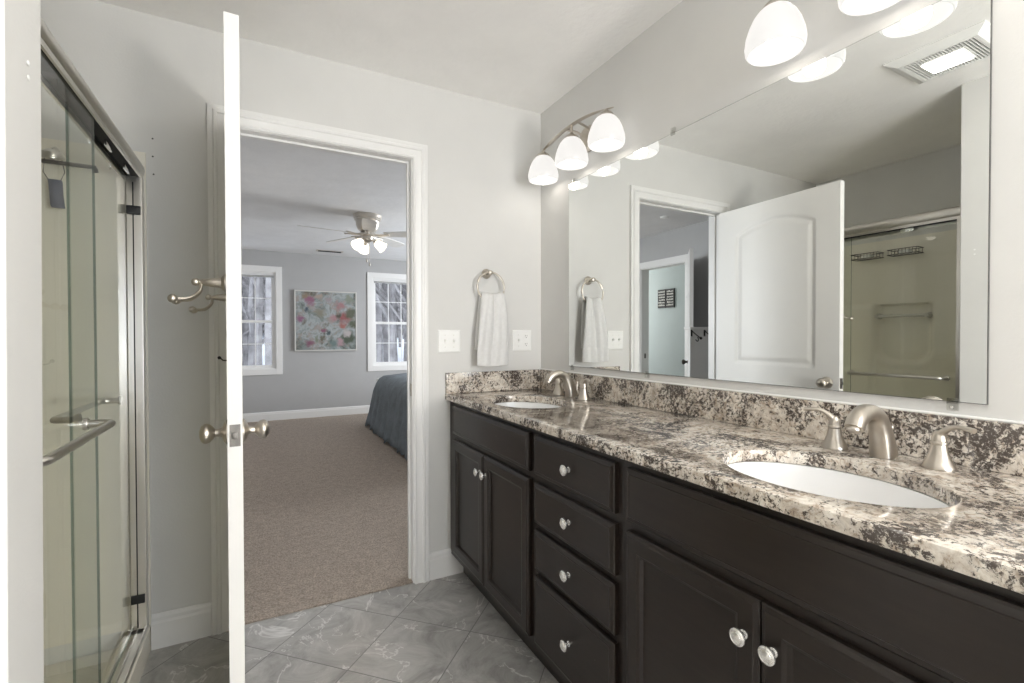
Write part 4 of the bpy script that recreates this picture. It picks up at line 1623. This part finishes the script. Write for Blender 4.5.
for k in range(5):
    a = a0 + 2 * PI * k / 5
    d = Vector((math.cos(a), math.sin(a), 0)); sd = Vector((-d.y, d.x, 0))
    zb_ = H - 0.195
    prof = [(0.17, 0.046), (0.22, 0.056), (0.35, 0.064), (0.50, 0.068), (0.60, 0.066), (0.645, 0.052), (0.662, 0.025)]
    out = [(r, w) for r, w in prof] + [(r, -w) for r, w in reversed(prof)]
    tilt = -0.21
    ring = lambda dz: [Vector((FC.x, FC.y, zb_ + dz)) + d * r + sd * (w * math.cos(tilt)) + Vector((0, 0, w * math.sin(tilt))) for r, w in out]
    b = MB(); b.loft([ring(0), ring(0.006)])
    bl = b.build('blade', M['fan_blade'], t, 0)
    b = MB()
    c0 = Vector((FC.x, FC.y, zb_ - 0.003))
    b.tube([c0 + d * 0.075, c0 + d * 0.13 + Vector((0, 0, -0.006)), c0 + d * 0.20 + Vector((0, 0, 0.0))], [0.012, 0.014, 0.010], 10)
    for s in (-1, 1):
        b.tube([c0 + d * 0.12, c0 + d * 0.17 + sd * 0.022 * s + Vector((0, 0, 0.004 * s)), c0 + d * 0.225 + sd * 0.03 * s + Vector((0, 0, 0.006 * s))], 0.006, 8)
    b.build('blade_iron', M['fan_cream'], bl)
for k in range(3):
    a = a0 + PI / 3 * (1 + 2 * k) + 0.25
    d = Vector((math.cos(a), math.sin(a), 0))
    s0 = Vector((FC.x, FC.y, H - 0.246)) + d * 0.045
    ax = (d * 0.80 - Vector((0, 0, 0.60))).normalized()
    b = MB(); b.tube([s0, s0 + ax * 0.035], 0.012, 10)
    b.lathe([(0, 0.03), (0.020, 0.030), (0.026, 0.040), (0.026, 0.046), (0, 0.046)], s0, ax, 16)
    h = b.build('light_arm', M['fan_cream'], t)
    prof = [(0.024, 0.044), (0.034, 0.055), (0.044, 0.080), (0.049, 0.105), (0.052, 0.125), (0.058, 0.142)]
    inn = [(r - 0.003, z) for r, z in reversed(prof)]
    b = MB(); b.lathe(prof + inn, s0, ax, 28, cap=False)
    b.build('shade', M['fan_shade'], h, 60)
    b = MB(); b.lathe([(0, 0.046), (0.012, 0.046), (0.014, 0.060), (0.024, 0.085), (0.025, 0.100), (0.018, 0.115), (0, 0.121)], s0, ax, 18)
    b.build('bulb', M['fan_bulb'], h, 60)
for k, (dx, z1) in enumerate(((-0.012, 2.00), (0.014, 1.965))):
    b = MB(); b.tube([(FC.x + dx, FC.y - 0.02, H - 0.268), (FC.x + dx, FC.y - 0.02, z1)], 0.0016, 6)
    b.lathe([(0, 0), (0.004, -0.002), (0.0085, -0.018), (0.0085, -0.030), (0.004, -0.038), (0, -0.040)], (FC.x + dx, FC.y - 0.02, z1), (0, 0, 1), 12)
    b.build('pull_chain', M['fan_cream'], t)

t = thing('air_register', (0.88, 7.255, H), 'narrow slotted air register in the bedroom ceiling near the far wall', 'vent')
b = MB(); b.box(0.70, 1.06, 7.19, 7.32, H - 0.007, H - 0.0004, 0.002)
b.build('frame', M['fan_cream'], t, 0)
b = MB()
for k in range(5):
    y = 7.215 + 0.020 * k
    b.box(0.725, 1.035, y, y + 0.011, H - 0.0085, H - 0.0068)
b.build('slots', M['dark_hole'], t, 0)
t = thing('smoke_alarm', (-0.94, 3.6, H), 'small round white smoke alarm on the bedroom ceiling seen in the mirror', 'smoke alarm')
b = MB(); b.lathe([(0, -0.0004), (0.045, -0.0004), (0.045, -0.006), (0.038, -0.014), (0.020, -0.018), (0, -0.0185)], (-0.94, 3.6, H), (0, 0, 1), 28)
b.build('body', M['plate'], t)
b = MB(); b.lathe([(0, -0.018), (0.009, -0.018), (0.009, -0.020), (0, -0.0205)], (-0.94, 3.6, H), (0, 0, 1), 16)
b.build('test_button', M['trim'], t)

t = thing('painting', (0.871, FAR - 0.0165, 1.448), 'framed pastel abstract floral painting between the bedroom windows', 'painting')
px0, px1, pz0, pz1 = 0.431, 1.311, 0.998, 1.898
b = MB()
for (a0_, a1_, c0_, c1_) in ((px0, px0 + 0.018, pz0, pz1), (px1 - 0.018, px1, pz0, pz1), (px0 + 0.018, px1 - 0.018, pz0, pz0 + 0.018), (px0 + 0.018, px1 - 0.018, pz1 - 0.018, pz1)):
    b.box(a0_, a1_, FAR - 0.040, FAR - 0.0005, c0_, c1_, 0.002)
b.build('frame', M['frame_wood'], t, 0)
b = MB(); b.box(px0 + 0.018, px1 - 0.018, FAR - 0.033, FAR - 0.004, pz0 + 0.018, pz1 - 0.018)
b.build('canvas', M['painting'], t, 0)

# bed and bedspread
BX0, BY0, BY1, BT = 1.24, 3.95, 6.70, 0.67
t = thing('bed', (2.3, 5.5, 0), 'bed with a dark base under the slate blue bedspread', 'bed')
b = MB(); b.box(BX0 + 0.17, 3.6, BY0 + 0.17, BY1 - 0.17, 0.02, 0.33, 0.03)
b.build('box_spring', M['mattress'], t)
b = MB(); b.box(BX0 + 0.13, 3.6, BY0 + 0.13, BY1 - 0.13, 0.335, BT - 0.02, 0.07, 4)
b.build('mattress', M['plate'], t)
b = MB()
# draped sheet: outline rings from the hem up and over
def rrect(x0, x1, y0, y1, r, n=10):
    pts = []
    for (cx_, cy_, a0_) in ((x1 - r, y1 - r, 0), (x0 + r, y1 - r, PI / 2), (x0 + r, y0 + r, PI), (x1 - r, y0 + r, 1.5 * PI)):
        for k in range(n + 1):
            a = a0_ + PI / 2 * k / n
            pts.append((cx_ + r * math.cos(a), cy_ + r * math.sin(a)))
    res = []
    m_ = len(pts)
    tot = 0
    seg = []
    for i in range(m_):
        a, c = Vector(pts[i]), Vector(pts[(i + 1) % m_])
        seg.append((tot, (c - a).length)); tot += (c - a).length
    K = 260
    for k in range(K):
        dd = tot * k / K
        for i in range(m_):
            if seg[i][0] <= dd < seg[i][0] + seg[i][1] + 1e-9:
                f = (dd - seg[i][0]) / max(seg[i][1], 1e-9)
                res.append(Vector(pts[i]).lerp(Vector(pts[(i + 1) % m_]), f))
                break
    return res


prof = [(0.03, 0.0), (0.10, 0.012), (0.22, 0.035), (0.36, 0.055), (0.50, 0.075), (0.58, 0.095), (0.635, 0.125), (0.672, 0.175), (0.692, 0.25), (0.702, 0.36), (0.706, 0.70)]
rings = []
cxm, cym = (BX0 + 3.7) / 2, (BY0 + BY1) / 2
for lv, (z, ins) in enumerate(prof):
    o_ = rrect(BX0 + ins, 3.7 - ins, BY0 + ins, BY1 - ins, max(0.02, 0.30 - ins * 0.3))
    rr = []
    for k, q in enumerate(o_):
        ph = k / 260 * 2 * PI
        wob = (0.022 * math.sin(ph * 34 + 0.9 * math.sin(ph * 9)) + 0.015 * math.sin(ph * 61 + 2)) * max(0, 1 - z / 0.62)
        wob += 0.016 * mnoise.noise(Vector((q.x * 5, q.y * 5, z * 6)))
        nrm_ = Vector((q.x - cxm, q.y - cym)).normalized()
        zz = z + 0.014 * mnoise.noise(Vector((q.x * 6, q.y * 6, z * 3 + 5)))
        if lv == 0:
            zz = 0.020 + 0.035 * max(0, math.sin(ph * 55 + 3 * math.sin(ph * 13)))
        rr.append(Vector((q.x + nrm_.x * wob, q.y + nrm_.y * wob, zz)))
    rings.append(rr)
b.loft(rings, False, True)
o = b.build('bedspread', M['comforter'], None, 70)
recentre(o, (2.4, 5.5, BT))
so = o.modifiers.new('thick', 'SOLIDIFY'); so.thickness = 0.012; so.offset = 1
tag(o, 'slate blue bedspread with a fringed hem draped over the bed', 'bedspread')

# ------------------------------------------------------------------ bedroom door to the hall, sign, hook rack (seen in the mirror)
DW_cur = 0.80
d2 = door_leaf(0.80, 2.03, [(0.11, 0.36, 1.72, 1.90, 0), (0.44, 0.69, 1.72, 1.90, 0), (0.11, 0.36, 0.95, 1.62, 0), (0.44, 0.69, 0.95, 1.62, 0), (0.11, 0.36, 0.18, 0.82, 0), (0.44, 0.69, 0.18, 0.82, 0)]).build('door_2', M['door'], None, 50)
d2['kind'] = 'structure'
h2, f2 = Vector((BL + 0.03, 3.785, 0)), Vector((-0.885, 3.225, 0))
dd = (f2 - h2).normalized()
d2.location = h2 + Vector((0, 0, 0.016))
d2.rotation_euler = (0, 0, math.atan2(dd.y, dd.x))
knob_set(d2, 0.735, 0.94, M['hardware_dark'], 0.026)

t = thing('wall_sign', (-2.6, 5.17, 1.77), 'small black two-panel lettered sign on the pale teal hall wall', 'sign')
XS = -2.5995
for (y0, y1) in ((5.180, 5.335), (5.015, 5.172)):
    b = MB(); b.box(XS, XS + 0.018, y0, y1, 1.632, 1.908, 0.002)
    pn = b.build('board', M['sign_black'], t, 0)
    rs = random.Random(int(y0 * 1000))
    b = MB()
    for k in range(6):
        z = 1.662 + 0.040 * k
        y = y0 + 0.018
        while y < y1 - 0.024:
            w_ = rs.uniform(0.008, 0.020)
            hh = rs.uniform(0.014, 0.026)
            b.box(XS + 0.018, XS + 0.0188, y, min(y + w_, y1 - 0.014), z, z + hh)
            y += w_ + rs.uniform(0.004, 0.008)
    b.build('lettering', M['sign_white'], pn, 0)

t = thing('hook_rack', (-0.85, 3.0, 0), 'white waist-high panel with a capped top and black coat hooks seen in the mirror', 'coat rack')
b = MB(); b.box(-1.13, -0.531, 2.902, 2.928, 0.008, 1.264, 0.002)
b.build('panel', M['door'], t, 0)
b = MB(); b.box(-1.15, -0.507, 2.880, 2.950, 1.2645, 1.286, 0.003)
b.build('top_cap', M['door'], t, 0)
for k in range(4):
    x = -0.545 - 0.162 * k
    b = MB()
    b.box(x - 0.009, x + 0.009, 2.898, 2.9015, 1.205, 1.262)
    b.tube(catmull([(x, 2.898, 1.255), (x - 0.012, 2.880, 1.232), (x - 0.034, 2.862, 1.208), (x - 0.052, 2.852, 1.192)], 5), 0.0045, 8)
    b.lathe([(0, -0.010), (0.010, -0.008), (0.012, 0.0), (0.010, 0.010), (0, 0.013)], (x - 0.056, 2.850, 1.190), (-0.6, -0.3, -0.5), 14)
    b.tube(catmull([(x - 0.040, 2.868, 1.200), (x - 0.040, 2.862, 1.175), (x - 0.018, 2.852, 1.163), (x + 0.006, 2.850, 1.176)], 5), 0.0045, 8)
    b.build('hook', M['blackmetal'], t)
